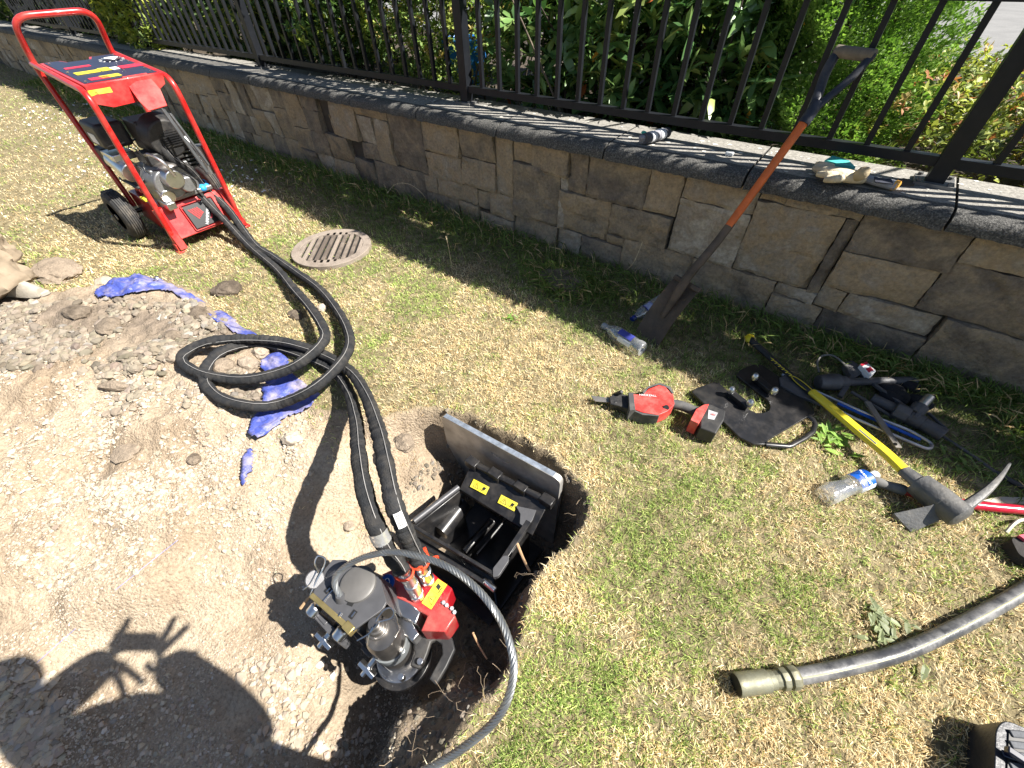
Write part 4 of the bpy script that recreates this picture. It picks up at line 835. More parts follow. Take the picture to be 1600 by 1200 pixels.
def sticker(path, i, w, h, parent, m_, r, wrap=.9):
    p = path[i]; a = (path[i + 1] - path[i - 1]).normalized(); toc = Vector(CP) - p; s_ = (toc - a * toc.dot(a)).normalized(); b = a.cross(s_); mb = MB(); n_ = 6; vs = []
    for e in (-1, 1):
        for k in range(n_ + 1): t = (-.5 + k / n_) * wrap * 2; vs.append(p + a * e * w / 2 + (s_ * math.cos(t) + b * math.sin(t)) * (r * 1.13))
    mb.add(vs, [(k, k + 1, n_ + 2 + k, n_ + 1 + k) for k in range(n_)]); return mb.build('label' if m_ is WHITE else 'clear_sleeve', m_, parent), p + s_ * r * 1.15, a, b, s_
iA = min(range(len(pathA)), key=lambda i: (pathA[i] - GV(613, 806, .33)).length)
o_, c_, a_, b_, s_ = sticker(pathA, iA, .045, .03, hoseA, WHITE, .0235, .42)
lm_ = MB()
for k in range(5): lm_.box(c_ + a_ * (-.015 + .007 * k), (.0018, .012 + .003 * (k % 2), .0008), axes=(a_, b_, s_))
lm_.build('print', INK, hoseA)
FILM = mat('clear_film', (.5, .5, .5), .15, 0, .1, trans=.6, bump=.002)
iB = min(range(len(pathB)), key=lambda i: (pathB[i] - GV(593, 830, .28)).length); sticker(pathB, iB, .04, .03, hoseB, FILM, .0235, 1.3)

# ------------------------------------------------------------ pipe-pulling machine in the pit
pl = thing('pipe_puller', 'hydraulic pulling machine with dark red valve block, sunk in the freshly dug pit', 'machine', (-.56, .35, -.5))
# resistance plate
A0 = G(686, 652, .03); B0 = G(876, 744, .03); xA, xB = A0[0], B0[0]; yP = .655
zt_ = .03; zb_ = -.5; loop = rpoly([V(xA, yP, zb_), V(xB + .01, yP + .03, zb_), V(xB + .01, yP + .03, zt_), V(xA, yP, zt_)], .03, 5)
hc = V(-.595, yP + .015, -.035); hole = []
nl_ = len(loop)
def hole_pt(i):
    t = 6.283 * i / nl_; x = math.cos(t); z = math.sin(t); z = z if z < 0 else z * .15
    return V(hc.x + .048 * x, yP + .03 * (hc.x + .048 * x - xA) / (xB - xA), hc.z + .018 * z)
# match angular order of outer loop
cen = V((xA + xB) / 2, yP, (zt_ + zb_) / 2)
def ang(p, c): return math.atan2(p.z - c.z, p.x - c.x)
outer = sorted(loop, key=lambda p: ang(p, hc)); inner = []
for p in outer:
    t = ang(p, hc); x, z = math.cos(t), math.sin(t); inner.append(V(hc.x + .05 * x, yP + .03 * (hc.x + .05 * x - xA) / (xB - xA), hc.z + (.020 * z if z < 0 else .006 * z)))
rp = MB(); rp.ring(outer, inner, (0, .022, 0)); rpo = rp.build('resistance_plate', GALV, pl, .003)
et = MB(); et.tube([V(xA + .01, yP + .011, zt_ + .0005), V(xB - .02, yP + .04, zt_ + .0005)], .001, 4)
et = MB(); et.prism([V(xA + .012, yP + .001, zt_ + .0012), V(xA + .012, yP + .021, zt_ + .0012), V(xB - .02, yP + .05, zt_ + .0012), V(xB - .02, yP + .03, zt_ + .0012)], (0, 0, -.001)); et.build('worn_edge', GALVT, rpo)
# frame
ZF = -.12
f = lambda x, y, z=ZF: GV(x, y, z)
FL0, FR0 = f(640, 820), f(771, 898); FL1, FR1 = f(716, 760), f(826, 815)
fm = MB()
fm.bar(FL0, FR0, .012, .03); fm.bar(FL0 + V(.01, -.035, -.02), FR0 + V(-.01, -.035, -.02), .014, .03)
for a, b in ((FL0, FL1), (FR0, FR1)):
    fm.bar(a + V(0, 0, -.2), b + V(0, 0, -.2), .012, .34)
fm.bar(FL0 + V(.0, -.015, -.22), FR0 + V(0, -.015, -.22), .012, .36); fm.build('frame', BLACK, pl, .003)
lr = MB(); lr.cyl(FL0 + V(0, .02, -.005), FL1 + V(0, 0, -.005), .011); lr.build('left_rod', GREY, pl)
rr_ = MB(); rr_.bar(FR0, FR1, .02, .012); rr_.build('right_rail', BLACK, pl, .002)
bh = P_([(717, 758), (736, 731), (856, 792), (832, 830)], ZF); bh = [bh[0] + V(0, 0, -.03), bh[1] + V(0, 0, .02), bh[2] + V(0, 0, .02), bh[3] + V(0, 0, -.03)]
bp = MB(); bp.prism(bh, (0, -.002, -.012)); bp.build('rear_bracket', BLACK, pl, .002)
hr = MB(); hr.tube([bh[1] + V(-.01, .005, .012), bh[2] + V(.01, .005, .012)], .014, 10)
for q in (.02, .33, .66, .98): c_ = bh[1].lerp(bh[2], q) + V(0, .005, .012); hr.box(c_, (.05, .035, .035))
hr.build('hinge_bar', BLACK, pl, .002)
rb_r = (bh[2] - bh[1]).normalized(); rb_u = (bh[1] - bh[0] + bh[2] - bh[3]).normalized()
mid = (bh[0] + bh[3]) / 2 * .45 + (bh[1] + bh[2]) / 2 * .55
nb_v = rb_r.cross(rb_u).normalized() * .004
warning_label(nb_v + bh[0].lerp(bh[1], .45).lerp(bh[3].lerp(bh[2], .45), .22), rb_r, rb_u, .072, .032, pl); warning_label(nb_v + bh[0].lerp(bh[1], .45).lerp(bh[3].lerp(bh[2], .45), .60), rb_r, rb_u, .072, .032, pl)
lg_ = MB(); lg_.prism(P_([(806, 790), (838, 797), (832, 812), (822, 826), (812, 818), (813, 803)], -.115), (0, 0, -.012)); lg_.build('corner_lug', GREY, pl, .001)
l2 = MB(); l2.prism(rpoly(P_([(770, 888), (786, 868), (795, 868), (795, 876), (779, 900), (770, 902)], -.10), .006), (0, 0, -.02)); l2.build('front_lug', GREY, pl, .001)
pin = MB(); pin.cyl(FR0 + V(-.02, -.03, -.02), FR0 + V(.03, -.03, -.02), .011); pin.cyl(FL0 + V(-.03, -.02, -.02), FL0 + V(.02, -.02, -.02), .011); pin.build('pin', STEEL, pl)
ic = MB(); ic.cyl(f(688, 832, -.28), f(724, 786, -.28), .035, n=24); ic.build('ram_cylinder', BLACK, pl)
ic = MB(); ic.cyl(f(745, 866, -.36), f(800, 800, -.36), .006, n=8); ic.cyl(f(725, 862, -.4), f(770, 815, -.4), .02, n=12); ic.build('guide_rod', BLACK, pl)
bf = MB(); bf.box((-.56, .45, -.485), (.4, .36, .02)); bf.build('base_plate', BLACK, pl)
# valve block
ZR_ = -.03
vb = MB(); prism_px(vb, [(596, 897), (639, 878), (651, 873), (686, 903.5), (707, 919), (698, 939), (712, 963), (696, 987), (657, 986), (668, 962), (620, 934)], ZR_, .10); vb.build('valve_block', DRED, pl, .004)
r_ = (GV(699.6, 913, ZR_) - GV(674.6, 951.5, ZR_)); u_ = (GV(685, 903.5, ZR_) - GV(699.6, 913, ZR_)); cl = (GV(699.6, 913, ZR_) + GV(658, 943, ZR_)) / 2
warning_label(cl, r_, u_, r_.length, u_.length, pl)
bo = MB()
for x, y in [(692, 941), (697, 945), (705, 950), (709, 956)]: c_ = GV(x, y, ZR_); bo.cyl(c_ + V(0, 0, -.01), c_ + V(.004, 0, .006), .006, n=6)
bo.build('bolt', STEEL, pl)
for i, (bx, by, tx_, ty_) in enumerate([(653, 931, 630, 890), (669, 908, 655, 873)]):
    b_ = GV(bx, by, ZR_); t_ = GV(tx_, ty_, .14); ln = t_ - b_
    ftg = MB(); ftg.lathe(b_, t_, [(0, .021), (.12, .021), (.13, .018), (.3, .018), (.31, .0205), (.5, .0205), (.51, .0175), (.7, .0175), (.71, .020), (.86, .020), (.87, .016), (1, .016)], 18); fo = ftg.build('coupling', STEEL, pl)
    cr_ = MB(); a_ = ln.normalized(); o1 = a_.orthogonal().normalized(); o2 = a_.cross(o1); cc_ = b_ + ln * .93
    cr_.tube([cc_ + (o1 * math.cos(6.283 * k / 16) + o2 * math.sin(6.283 * k / 16)) * .025 + a_ * .004 * math.sin(6.283 * k / 8) for k in range(16)], .0035, 6, closed=True)
    cr_.tube(crom([cc_ + o1 * .024, cc_ + o1 * .05 + a_ * .01, cc_ + o1 * .045 - a_ * .03], 4), .003, 6); cr_.build('cap_strap', ORANGE, pl)
oc = MB(); oc.cyl(GV(655, 868, .02), GV(668, 862, .02), .017, n=14); oc.build('dust_cap', ORANGE, pl, .002)
bs_ = MB(); c_ = GV(605.5, 909, .0); nn_ = V(.15, -.45, .85).normalized(); bs_.cyl(c_ - nn_ * .004, c_, .021, n=24); bs_.build('blue_disc', BLUEL, pl)
e1 = nn_.orthogonal().normalized(); e2 = nn_.cross(e1); wm = MB(); wm.tube([c_ + nn_ * .001 + (e1 * math.cos(6.283 * k / 14) * .007 + e2 * math.sin(6.283 * k / 14) * .010) for k in range(14)], .0012, 5, closed=True); wm.bar(c_ + nn_ * .001 - e2 * .018 - e1 * .006, c_ + nn_ * .001 + e2 * .004 - e1 * .006, .002, .001, up=nn_); wm.build('pictogram', WHITE, pl)
# head
ZH = .08
hp = MB(); prism_px(hp, [(519.4, 874.4), (539, 874.4), (566, 888), (593, 900), (604, 940), (598, 952), (548.5, 987), (488, 929.6), (493, 915), (508, 888)], ZH, .010); hpo = hp.build('top_plate', GREY, pl, .0015)
fl_ = MB(); fl_.prism([GV(593, 900, ZH - .002), GV(604, 940, ZH - .002), GV(626, 962, -.03), GV(618, 918, -.03)], (.003, -.003, -.006)); fl_.build('folded_flange', GREY, pl)
dr = MB(); c_ = GV(560, 913, ZH); dr.lathe(c_ + V(0, 0, -.002), c_ + V(0, 0, .012), [(0, .050), (.7, .049), (1, .042)], 32); dr.build('cable_boss', mat('boss_paint', (.12, .115, .11), .5, .2), pl)
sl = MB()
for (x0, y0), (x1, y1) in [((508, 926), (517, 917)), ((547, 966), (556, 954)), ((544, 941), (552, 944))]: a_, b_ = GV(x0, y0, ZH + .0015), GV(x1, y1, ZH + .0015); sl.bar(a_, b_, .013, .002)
sl.build('slot', INK, pl)  # black bars on the plate, painted as the shade inside slots
sl = MB()
for (x0, y0), (x1, y1) in [((510, 925), (516, 919)), ((549, 964), (555, 956)), ((529, 963), (533, 957)), ((505, 939), (520, 922))]: a_, b_ = GV(x0, y0, ZH + .003), GV(x1, y1, ZH + .003); sl.bar(a_, b_, .0035, .003)
sl.build('slider', STEEL, pl)
br_ = MB(); br_.bar(GV(488, 931, .07), GV(548, 984, .07), .014, .022); br_.box(GV(546, 982, .07), (.03, .022, .026)); br_.build('clamp_bar', BRONZE, pl, .002)
hb_ = MB(); x0 = GV(500, 935, .05); hb_.prism(P_([(500, 925), (520, 905), (575, 905), (598, 930), (590, 950), (549, 980)], .068), (0, 0, -.40)); hb_.build('head_block', BLACK, pl, .003)
sk = MB(); sk.cyl(GV(533, 935, ZH), GV(531, 930, ZH + .02), .016, .011, n=12); sk.build('cable_socket', GREY, pl)
for i, (x, y, z, big) in enumerate([(491, 953, .03, 0), (532, 990, .03, 0), (507, 1000, -.03, 1), (574, 1045, -.12, 1)]):
    kb = MB(); p = GV(x, y, z); d = V(-.12, -.9, -.45).normalized()
    if not big: kb.lathe(p - d * .05, p + d * .015, [(0, .008), (.5, .008), (.52, .014), (.6, .018), (.95, .018), (1, .012)], 16)
    else:
        kb.lathe(p - d * .06, p + d * .022, [(0, .009), (.62, .009), (.63, .012), (.66, .012), (.74, .012), (.76, .008), (1, .008)], 12); kb.bar(p - V(.028, 0, -.008), p + V(.028, .0, -.008), .022, .012, up=d)
    kb.build('clamp_knob', STEEL, pl, .001)
pb = MB(); pb.box(GV(505, 968, .01), (.045, .012, .03)); pb.box(GV(573, 1018, -.09), (.03, .012, .03)); pb.box(GV(520, 985, -.03), (.1, .02, .1)); pb.box((-.55, -.02, -.2), (.16, .06, .2)); pb.build('clamp_plate', GREY, pl, .002)
def wire(mb, pts, z, r=.0022):
    mb.tube(crom([GV(x, y, zz) for (x, y), zz in zip(pts, z)], 5), r, 6)
for pts, zz in [([(498, 894), (492, 880), (497, 869), (508, 873), (505, 888), (494, 908), (485, 930)], [.10, .13, .14, .13, .11, .09, .07]), ([(495, 892), (484, 912), (473, 922)], [.10, .09, .09]),
                ([(586, 975), (592, 963), (602, 952), (611, 950), (616, 958), (611, 966), (598, 970), (592, 972)], [.07, .08, .09, .095, .09, .085, .08, .075]), ([(590, 975), (577, 990), (558, 1001)], [.085, .075, .06]), ([(583, 980), (577, 992), (575, 1008)], [.08, .07, .05])]:
    w_ = MB(); wire(w_, pts, zz); w_.build('retaining_clip', STEEL, pl)
lp = MB(); lp.cyl(GV(492, 905, .05), GV(492, 905, .09), .026, n=20); lp.build('left_pin', GREY, pl, .003)
# vertical steel cylinder with flange and handle
cb = GV(597, 992, .02); bx, by = cb.x, cb.y
st = MB(); st.lathe((bx, by, -.30), (bx, by, .03), [(0, .047), (.35, .047), (.36, .050), (.60, .050), (.62, .047), (.93, .047), (1, .040)], 36); st.build('steel_cylinder', DSTEEL, pl)
st = MB(); st.lathe((bx, by, -.105), (bx, by, -.06), [(0, .0515), (.1, .0525), (.9, .0525), (1, .0515)], 36); st.build('band', mat('grey_band', (.22, .235, .24), .4, .5), pl)
st = MB(); st.lathe((bx - .018, by + .004, .02), (bx - .018, by + .004, .075), [(0, .030), (.3, .030), (.31, .024), (.6, .022), (.61, .016), (1, .0155)], 24); st.build('pin_cap', DSTEEL, pl, .001)
sh_ = MB(); sh_.prism(P_([(604, 940), (618, 958), (624, 985), (612, 1008), (590, 1015), (571, 1004), (575, 985), (585, 972), (592, 955)], .028), (0, 0, -.008)); sh_.build('cap_plate', mat('polished_plate', (.32, .29, .25), .25, .95, .1), pl, .001)
hx = MB(); prism_px(hx, [(615, 932), (641, 941), (657, 956), (650, 974), (628, 965)], -.03, .09); hx.build('hex_housing', STEEL, pl, .003)
hx = MB(); prism_px(hx, [(618, 955), (640, 968), (655, 990), (645, 1002), (622, 985)], -.05, .05); hx.build('polished_collar', STEEL, pl, .003)
fc = V(bx, by, -.23); fg = MB(); fg.lathe(fc - V(0, 0, .04), fc, [(0, .080), (.2, .086), (.45, .086), (.5, .092), (1, .092)], 40); fg.build('flange', BLACK, pl, .002)
fg = MB(); fg.lathe(fc, fc + V(0, 0, .012), [(0, .078), (1, .074)], 40); fg.build('flange_face', STEEL, pl, .001)
fh = MB(); fh.cyl(fc - V(0, 0, .12), fc - V(0, 0, .04), .06, n=24); fh.build('drum', BLACK, pl)
hl = MB(); fcp = [(x, y) for x, y in [(643, 995), (651, 989), (672, 987), (694, 987), (706, 995), (711, 1014), (698, 1042), (681, 1070), (670, 1061), (681, 1040), (691, 1022), (690, 1007), (681, 1000), (673, 1003), (668, 1020), (662, 1035), (655, 1045), (640, 1040), (648, 1020)]]
prism_px(hl, fcp, -.12, .022); hl.build('carrying_handle', BPLAS, pl, .004)
hs_ = MB()
for x, y in [(651, 998), (657, 1034), (627, 1058)]: c_ = GV(x, y, -.115); hs_.cyl(c_ + V(0, 0, -.02), c_ + V(0, 0, .008), .009, n=14)
hs_.build('socket_screw', STEEL, pl, .001)
# steel wire rope
rope = thing('wire_rope', 'stiff grey steel wire rope arching from the machine over the pit edge', 'cable', GV(802, 1050, .3))
RP = [(532, 932, .095), (523, 912, .115), (529, 895, .14), (548, 880, .18), (577, 868, .23), (610, 863, .27), (650, 868, .30), (700, 886, .32), (745, 920, .33), (780, 965, .33), (799, 1015, .33), (802, 1055, .32), (790, 1100, .29), (765, 1135, .25), (728, 1165, .2), (690, 1190, .15), (640, 1215, .1), (580, 1240, .02), (500, 1270, -.1), (430, 1280, -.25)]
rp_ = crom([GV(*p) for p in RP], 14); m2 = len(rp_)
for q in range(6):
    s_ = MB(); pts = []; pv = None; dl = 0
    for i, p in enumerate(rp_):
        a = (rp_[min(i + 1, m2 - 1)] - rp_[max(i - 1, 0)]).normalized(); b = (pv - a * pv.dot(a)) if pv else a.orthogonal(); b.normalize(); pv = b; c2 = a.cross(b)
        if i: dl += (p - rp_[i - 1]).length
        t = dl * 95 + q * 6.283 / 6; pts.append(p + (b * math.cos(t) + c2 * math.sin(t)) * .0052)
    s_.tube(pts, .0034, 6); s_.build('strand', mat('rope_steel', (.26, .27, .275), .45, .8) if q == 0 else bpy.data.materials['rope_steel'], rope)

# ------------------------------------------------------------ blue tarp with torn edge
def sheet(name, poly_px, z, mt, th=.0015, res=.010, crumple=.012, parent=None, z2=None):
    P2 = np.array([G(x, y, z)[:2] for x, y in poly_px]); x0, y0 = P2.min(0) - res; x1, y1 = P2.max(0) + res
    ax_, ay_ = np.arange(x0, x1, res), np.arange(y0, y1, res); A_, B_ = np.meshgrid(ax_, ay_, indexing='ij')
    ins = np.zeros(A_.shape, bool); n_ = len(P2)
    for i in range(n_):
        a, b = P2[i], P2[(i + 1) % n_]; ins ^= ((a[1] > B_) != (b[1] > B_)) & (A_ < (b[0] - a[0]) * (B_ - a[1]) / (b[1] - a[1] + 1e-12) + a[0])
    Z_ = height(A_, B_) + .012 + crumple * (np.abs(fbm(A_ + B_ * .3, B_ - A_ * .2, 8, 3, 8) - .5) * 2.6 + np.abs(fbm(A_, B_, 22, 2, 18) - .5))
    ids = -np.ones(A_.shape, int); vs = []; fs = []
    for i in range(A_.shape[0]):
        for j in range(A_.shape[1]):
            if ins[max(i - 1, 0):i + 2, max(j - 1, 0):j + 2].any(): ids[i, j] = len(vs); vs.append((A_[i, j], B_[i, j], Z_[i, j]))
    for i in range(A_.shape[0] - 1):
        for j in range(A_.shape[1] - 1):
            q = [ids[i, j], ids[i + 1, j], ids[i + 1, j + 1], ids[i, j + 1]]
            if min(q) >= 0 and ins[i:i + 2, j:j + 2].any(): fs.append(tuple(q))
    m_ = MB(); m_.v = vs; m_.f = fs; me = bpy.data.meshes.new(name); me.from_pydata(vs, [], fs); finish(me, True, .22); o = link(name, me, mt, parent)
    sdm = o.modifiers.new('s', 'SOLIDIFY'); sdm.thickness = th; return o
TARP = mat('blue_tarpaulin', (.05, .07, .28), .45, 0, .25, 18, bump=.004, bscale=60, dust=.6, dcol=(.45, .38, .3))
tp = thing('tarpaulin', 'torn blue plastic tarp half buried under the dug earth', 'tarp', GV(400, 580, 0))
sheet('tarp_flap', [(153, 466), (170, 452), (200, 440), (245, 431), (272, 445), (300, 458), (318, 470), (296, 473), (272, 455), (252, 452), (225, 462), (185, 470)], .05, TARP, parent=tp, crumple=.016)
sheet('tarp_flap', [(333, 486), (345, 484), (365, 500), (378, 512), (398, 520), (395, 527), (368, 522), (352, 514), (338, 507)], .03, TARP, parent=tp)
sheet('tarp_flap', [(410, 570), (418, 556), (432, 548), (446, 560), (450, 575), (462, 592), (484, 606), (500, 616), (478, 632), (440, 645), (425, 662), (405, 676), (386, 674), (392, 655), (402, 644), (414, 630), (416, 610), (420, 590)], .03, TARP, parent=tp, crumple=.024)
sheet('tarp_flap', [(396, 707), (385, 728), (377, 756), (391, 737), (397, 722)], -.03, TARP, parent=tp, crumple=.02, res=.008)
gr_ = MB(); c_ = GV(244, 434, .08); gr_.tube([c_ + V(.012 * math.cos(t), .012 * math.sin(t), 0) for t in [6.283 * k / 14 for k in range(14)]], .004, 5, closed=True); gr_.build('eyelet', STEEL, tp)
for a, b, lbs in (((180, 922), (300, 826), 'longer faded blue string lying pressed into the dirt'), ((58, 1035), (118, 982), 'shorter faded blue string near the edge of the photographer shadow')):
    ln_ = MB()
    pts = [(a[0] + (b[0] - a[0]) * k / 14, a[1] + (b[1] - a[1]) * k / 14) for k in range(15)]; pp = []
    for x, y in pts:
        p = GV(x, y, -.12); 
        for _ in range(4): p = GV(x, y, float(height(p.x, p.y)) + .003)
        pp.append(p)
    ln_.tube(pp, .0013, 4); tag(ln_.build('string', mat('blue_string', (.22, .22, .38), .7)), lbs, 'string')

# ------------------------------------------------------------ rocks and clods one can pick out
ROCK = ramp_mat('rock', [(.25, (.2, .16, .12)), (.5, (.34, .28, .215)), (.75, (.44, .38, .3))], scale=20, bump=.004, bscale=70)
CLOD = ramp_mat('earth_clod', [(.25, (.08, .062, .045)), (.5, (.17, .135, .10)), (.8, (.27, .215, .16))], scale=22, bump=.01, bscale=60)
def rock(name, label, cat, px, py, w, h, t_, mt, z=0, rot=0, group=None, sub=2):
    import bmesh
    p = GV(px, py, z)
    for _ in range(4): p = GV(px, py, float(height(p.x, p.y)) + t_ * .3)
    bm = bmesh.new(); bmesh.ops.create_icosphere(bm, subdivisions=sub + 1, radius=1); sd_ = random.randint(0, 999)
    for v in bm.verts:
        c = v.co; nn = .75 + .5 * float(fbm(c.x * .9 + 5, c.y * .9 + c.z * 1.3, 1.6, 4, sd_)) + .25 * (float(fbm(c.x + c.z, c.y - c.z, 5, 2, sd_ + 1)) - .5); nn += .16 * (float(fbm(c.x * 2 + c.z, c.y * 2 - c.z, 6, 3, sd_ + 3)) - .5); v.co = V(c.x * w * nn, c.y * h * nn, c.z * t_ * nn)
    me = bpy.data.meshes.new(name); bm.to_mesh(me); bm.free(); finish(me, True, .3); o = link(name, me, mt); o.location = p; o.rotation_euler = (0, 0, rot)
    return tag(o, label, cat, group)
rock('earth_slab', 'large crusty clod of dug turf behind the trouser leg', 'clod', 85, 424, .19, .11, .04, CLOD, rot=.2, sub=3)
rock('stone', 'pale rounded stone on the grass above the blue tarp', 'stone', 163, 442, .05, .045, .03, ROCK)
rock('earth_clod', 'brown crumbly clod on the grass right of the tarp corner', 'clod', 355, 452, .09, .07, .03, CLOD, rot=.4)
rock('earth_clod', 'flat brown clod lying beside the double hose on the grass', 'clod', 462, 492, .05, .03, .015, CLOD)
rock('stone', 'small pale stone pinned between the two hoses', 'stone', 504, 481, .03, .024, .02, ROCK)
rock('stone', 'angular pale block of stone on the thin grass below the tarp', 'stone', 456, 686, .042, .030, .024, ROCK, rot=.5)
rock('stone', 'cream stone touching the left end of the hose loop', 'stone', 272, 556, .05, .04, .03, ROCK)
rock('stone', 'largest pale stone inside the hose loop', 'stone', 388, 570, .055, .045, .032, ROCK)
rock('stone', 'tan stone at the top of the hose loop beside the tarp', 'stone', 408, 552, .042, .034, .03, ROCK)
rock('stone', 'smooth pale stone between the lower hose and the tarp', 'stone', 408, 612, .032, .024, .018, ROCK)
rock('earth_clod', 'dark crumbling clod inside the hose loop at its left', 'clod', 350, 574, .05, .045, .035, CLOD)
rock('earth_clod', 'wedge of dark soil standing up on the gravel', 'clod', 180, 604, .065, .025, .024, CLOD, rot=.6)
rock('earth_clod', 'round flattened clod half sunk in the gravel', 'clod', 195, 705, .055, .05, .012, CLOD)
rock('stone', 'brownish stone in the gravel right of the flattened clod', 'stone', 303, 718, .026, .024, .016, CLOD)
rock('earth_clod', 'dark clod at the near edge of the tarp flap, left heap', 'clod', 120, 488, .08, .05, .03, CLOD, rot=.3)
rock('earth_clod', 'broken clod just below the upper tarp flap', 'clod', 170, 510, .07, .05, .03, CLOD, rot=-.3)
rock('earth_clod', 'brown clod on the heap level with the torn tarp corner', 'clod', 310, 490, .06, .045, .03, CLOD)
rock('earth_clod', 'brown clod near the tarp scrap above the hose loop', 'clod', 268, 526, .05, .04, .026, CLOD)
rock('soil_lump', 'rounded lump of soil on the pit slope beside the steel plate', 'clod', 632, 692, .04, .035, .03, CLOD)
rock('soil_lump', 'dry lump of soil on the pit slope left of the hose shadow', 'clod', 545, 822, .025, .02, .014, ROCK)
# dry turf clod near the wall
rock('turf_clod', 'matted lump of dead turf at the foot of the wall', 'clod', 880, 440, .15, .10, .05, CLOD, rot=-.2)
# twigs
TW = mat('twig_bark', (.42, .27, .15), .8, bump=.001)
def twig(label, pts, r):
    p = crom([GV(*q) for q in pts], 5); mb = MB(); mb.tube(p, r, 7, rfun=lambda q: 1 - .4 * q); return tag(mb.build('twig', TW), label, 'twig')
twig('short pale twig leaning on the bank at the right of the machine frame', [(808, 850, -.12), (818, 874, -.1), (828, 893, -.06)], .006)
twig('reddish twig on the shaded bank below the red block', [(739, 989, -.15), (748, 1008, -.14), (761, 1030, -.13)], .004)
twig('cut root end poking out under the left of the machine head', [(470, 950, .0), (479, 938, .02), (487, 930, .04)], .005)

# ------------------------------------------------------------ drain cover
gc = V(-2.42, 1.26, 0); RG = .245; MHM = ramp_mat('rusty_iron', [(.3, (.10, .08, .065)), (.5, (.165, .135, .11)), (.7, (.24, .20, .165))], scale=14, bump=.003, bscale=90)
mh = thing('drain_cover', 'round rusty iron drain cover with parallel slots set in the grass', 'drain cover', gc)
zt0 = float(height(gc.x, gc.y)) + .028; c_ = V(gc.x, gc.y, zt0); md = MB()
N_ = 40; md.ring([c_ + V(math.cos(6.283 * k / N_) * RG, math.sin(6.283 * k / N_) * RG, 0) for k in range(N_)], [c_ + V(math.cos(6.283 * k / N_) * RG * .80, math.sin(6.283 * k / N_) * RG * .80, 0) for k in range(N_)], (0, 0, -.03)); md.build('rim', MHM, mh, .003)
md = MB(); md.cyl(c_ + V(0, 0, -.06), c_ + V(0, 0, -.013), RG * .97, n=32); md.build('shade_disc', INK, mh)  # black disc under the bars, its colour stands for the shade below
u = (GV(503, 376) - GV(487, 408)); u.z = 0; u.normalize(); v = V(-u.y, u.x, 0); nb2 = 10; ri = RG * .82
for k in range(nb2):
    d = -ri + (k + .5) * 2 * ri / nb2; hl_ = math.sqrt(max(ri * ri - d * d, 1e-4)); md = MB(); md.box(c_ + v * d - V(0, 0, .013), (2 * hl_, ri * 1.05 / nb2, .024), axes=(u, v, (0, 0, 1))); md.build('bar', MHM, mh, .002)
md = MB()
for k in (-1, 1): md.box(c_ + u * k * (ri * .93) - V(0, 0, .012), (.05, ri * .9, .022), axes=(u, v, (0, 0, 1)))
md.build('cross_rib', MHM, mh, .002)

# ------------------------------------------------------------ shovel
T_ = V(-.428, 1.58, .0); B_ = V(-.2491, 2.05, .6756); D_ = (B_ - T_); dn_ = D_.normalized(); sx = dn_.cross(V(0, 0, 1)).normalized(); sn = sx.cross(dn_).normalized()
Q = lambda k, a=0, b=0: T_ + D_ * k + sx * a + sn * b
shv = thing('shovel', 'muddy shovel with orange shaft and black grip leaning on the wall coping', 'shovel', T_)
MUDDY = mat('muddy_steel', (.085, .066, .05), .75, .1, .35, 14, bump=.004, bscale=80, dust=.7, dcol=(.17, .125, .09))
b3 = MB(); nx_, ny_ = 8, 12; vs = []
for side_ in (0, 1):
    for j in range(ny_ + 1):
        for i in range(nx_ + 1):
            uu = i / nx_ * 2 - 1; vv = j / ny_; w = .072 if vv > .06 else .068; vs.append(Q(vv * .385, uu * w * (1 - .04 * vv), -.022 + .022 * uu * uu - .003 * side_ + .02 * math.sin(vv * 3.14)))
n0 = nx_ + 1; fs = []; of = n0 * (ny_ + 1)
for j in range(ny_):
    for i in range(nx_): a = j * n0 + i; fs += [(a, a + 1, a + n0 + 1, a + n0), (of + a, of + a + n0, of + a + n0 + 1, of + a + 1)]
bl_ = [i for i in range(n0)] + [j * n0 + nx_ for j in range(1, ny_ + 1)] + [ny_ * n0 + i for i in range(nx_ - 1, -1, -1)] + [j * n0 for j in range(ny_ - 1, 0, -1)]
fs += [(bl_[i], bl_[(i + 1) % len(bl_)], of + bl_[(i + 1) % len(bl_)], of + bl_[i]) for i in range(len(bl_))]
b3.add(vs, fs); b3.build('blade', MUDDY, shv)
b4 = MB(); b4.tube(crom([Q(.16, 0, .0), Q(.28, 0, .014), Q(.40, 0, .03), Q(.52, .004, .02), Q(.62, 0, .0), Q(.72, 0, -.002)], 5), .019, 12, rfun=lambda q: (.55 + 1.0 * min(q * 2.2, .5)) if q < .5 else 1.05 - .15 * q); b4.build('socket', MUDDY, shv)
b5 = MB(); b5.box(Q(.37, .048, .002), (.05, .02, .01), axes=(sx, dn_, sn)); b5.box(Q(.37, -.048, .002), (.05, .02, .01), axes=(sx, dn_, sn)); b5.build('tread', MUDDY, shv, .003)
b6 = MB(); b6.cyl(Q(.70), Q(1.215), .0165, n=16); b6.build('shaft', mat('orange_fibreglass', (.62, .135, .025), .5, 0, .15, 30, dust=.25, dcol=(.25, .12, .06)), shv)
GRIPM = mat('grip_plastic', (.018, .022, .035), .45, 0, .2, 30, dust=.3, dcol=(.2, .18, .16))
b7 = MB(); b7.tube([Q(1.205), Q(1.30)], .021, 12)
e0, e1_ = Q(1.53, -.06), Q(1.53, .06)
for sg in (-1, 1): b7.tube(crom([Q(1.26, 0), Q(1.32, sg * .018), Q(1.42, sg * .05), Q(1.51, sg * .060)], 5), .017, 10, flat=.75)
b7.build('grip_yoke', GRIPM, shv)
b8 = MB(); b8.cyl(Q(1.505, -.070), Q(1.505, .070), .020, n=14); b8.build('grip_bar', mat('worn_grip', (.13, .11, .085), .7, dust=.4), shv, .004)

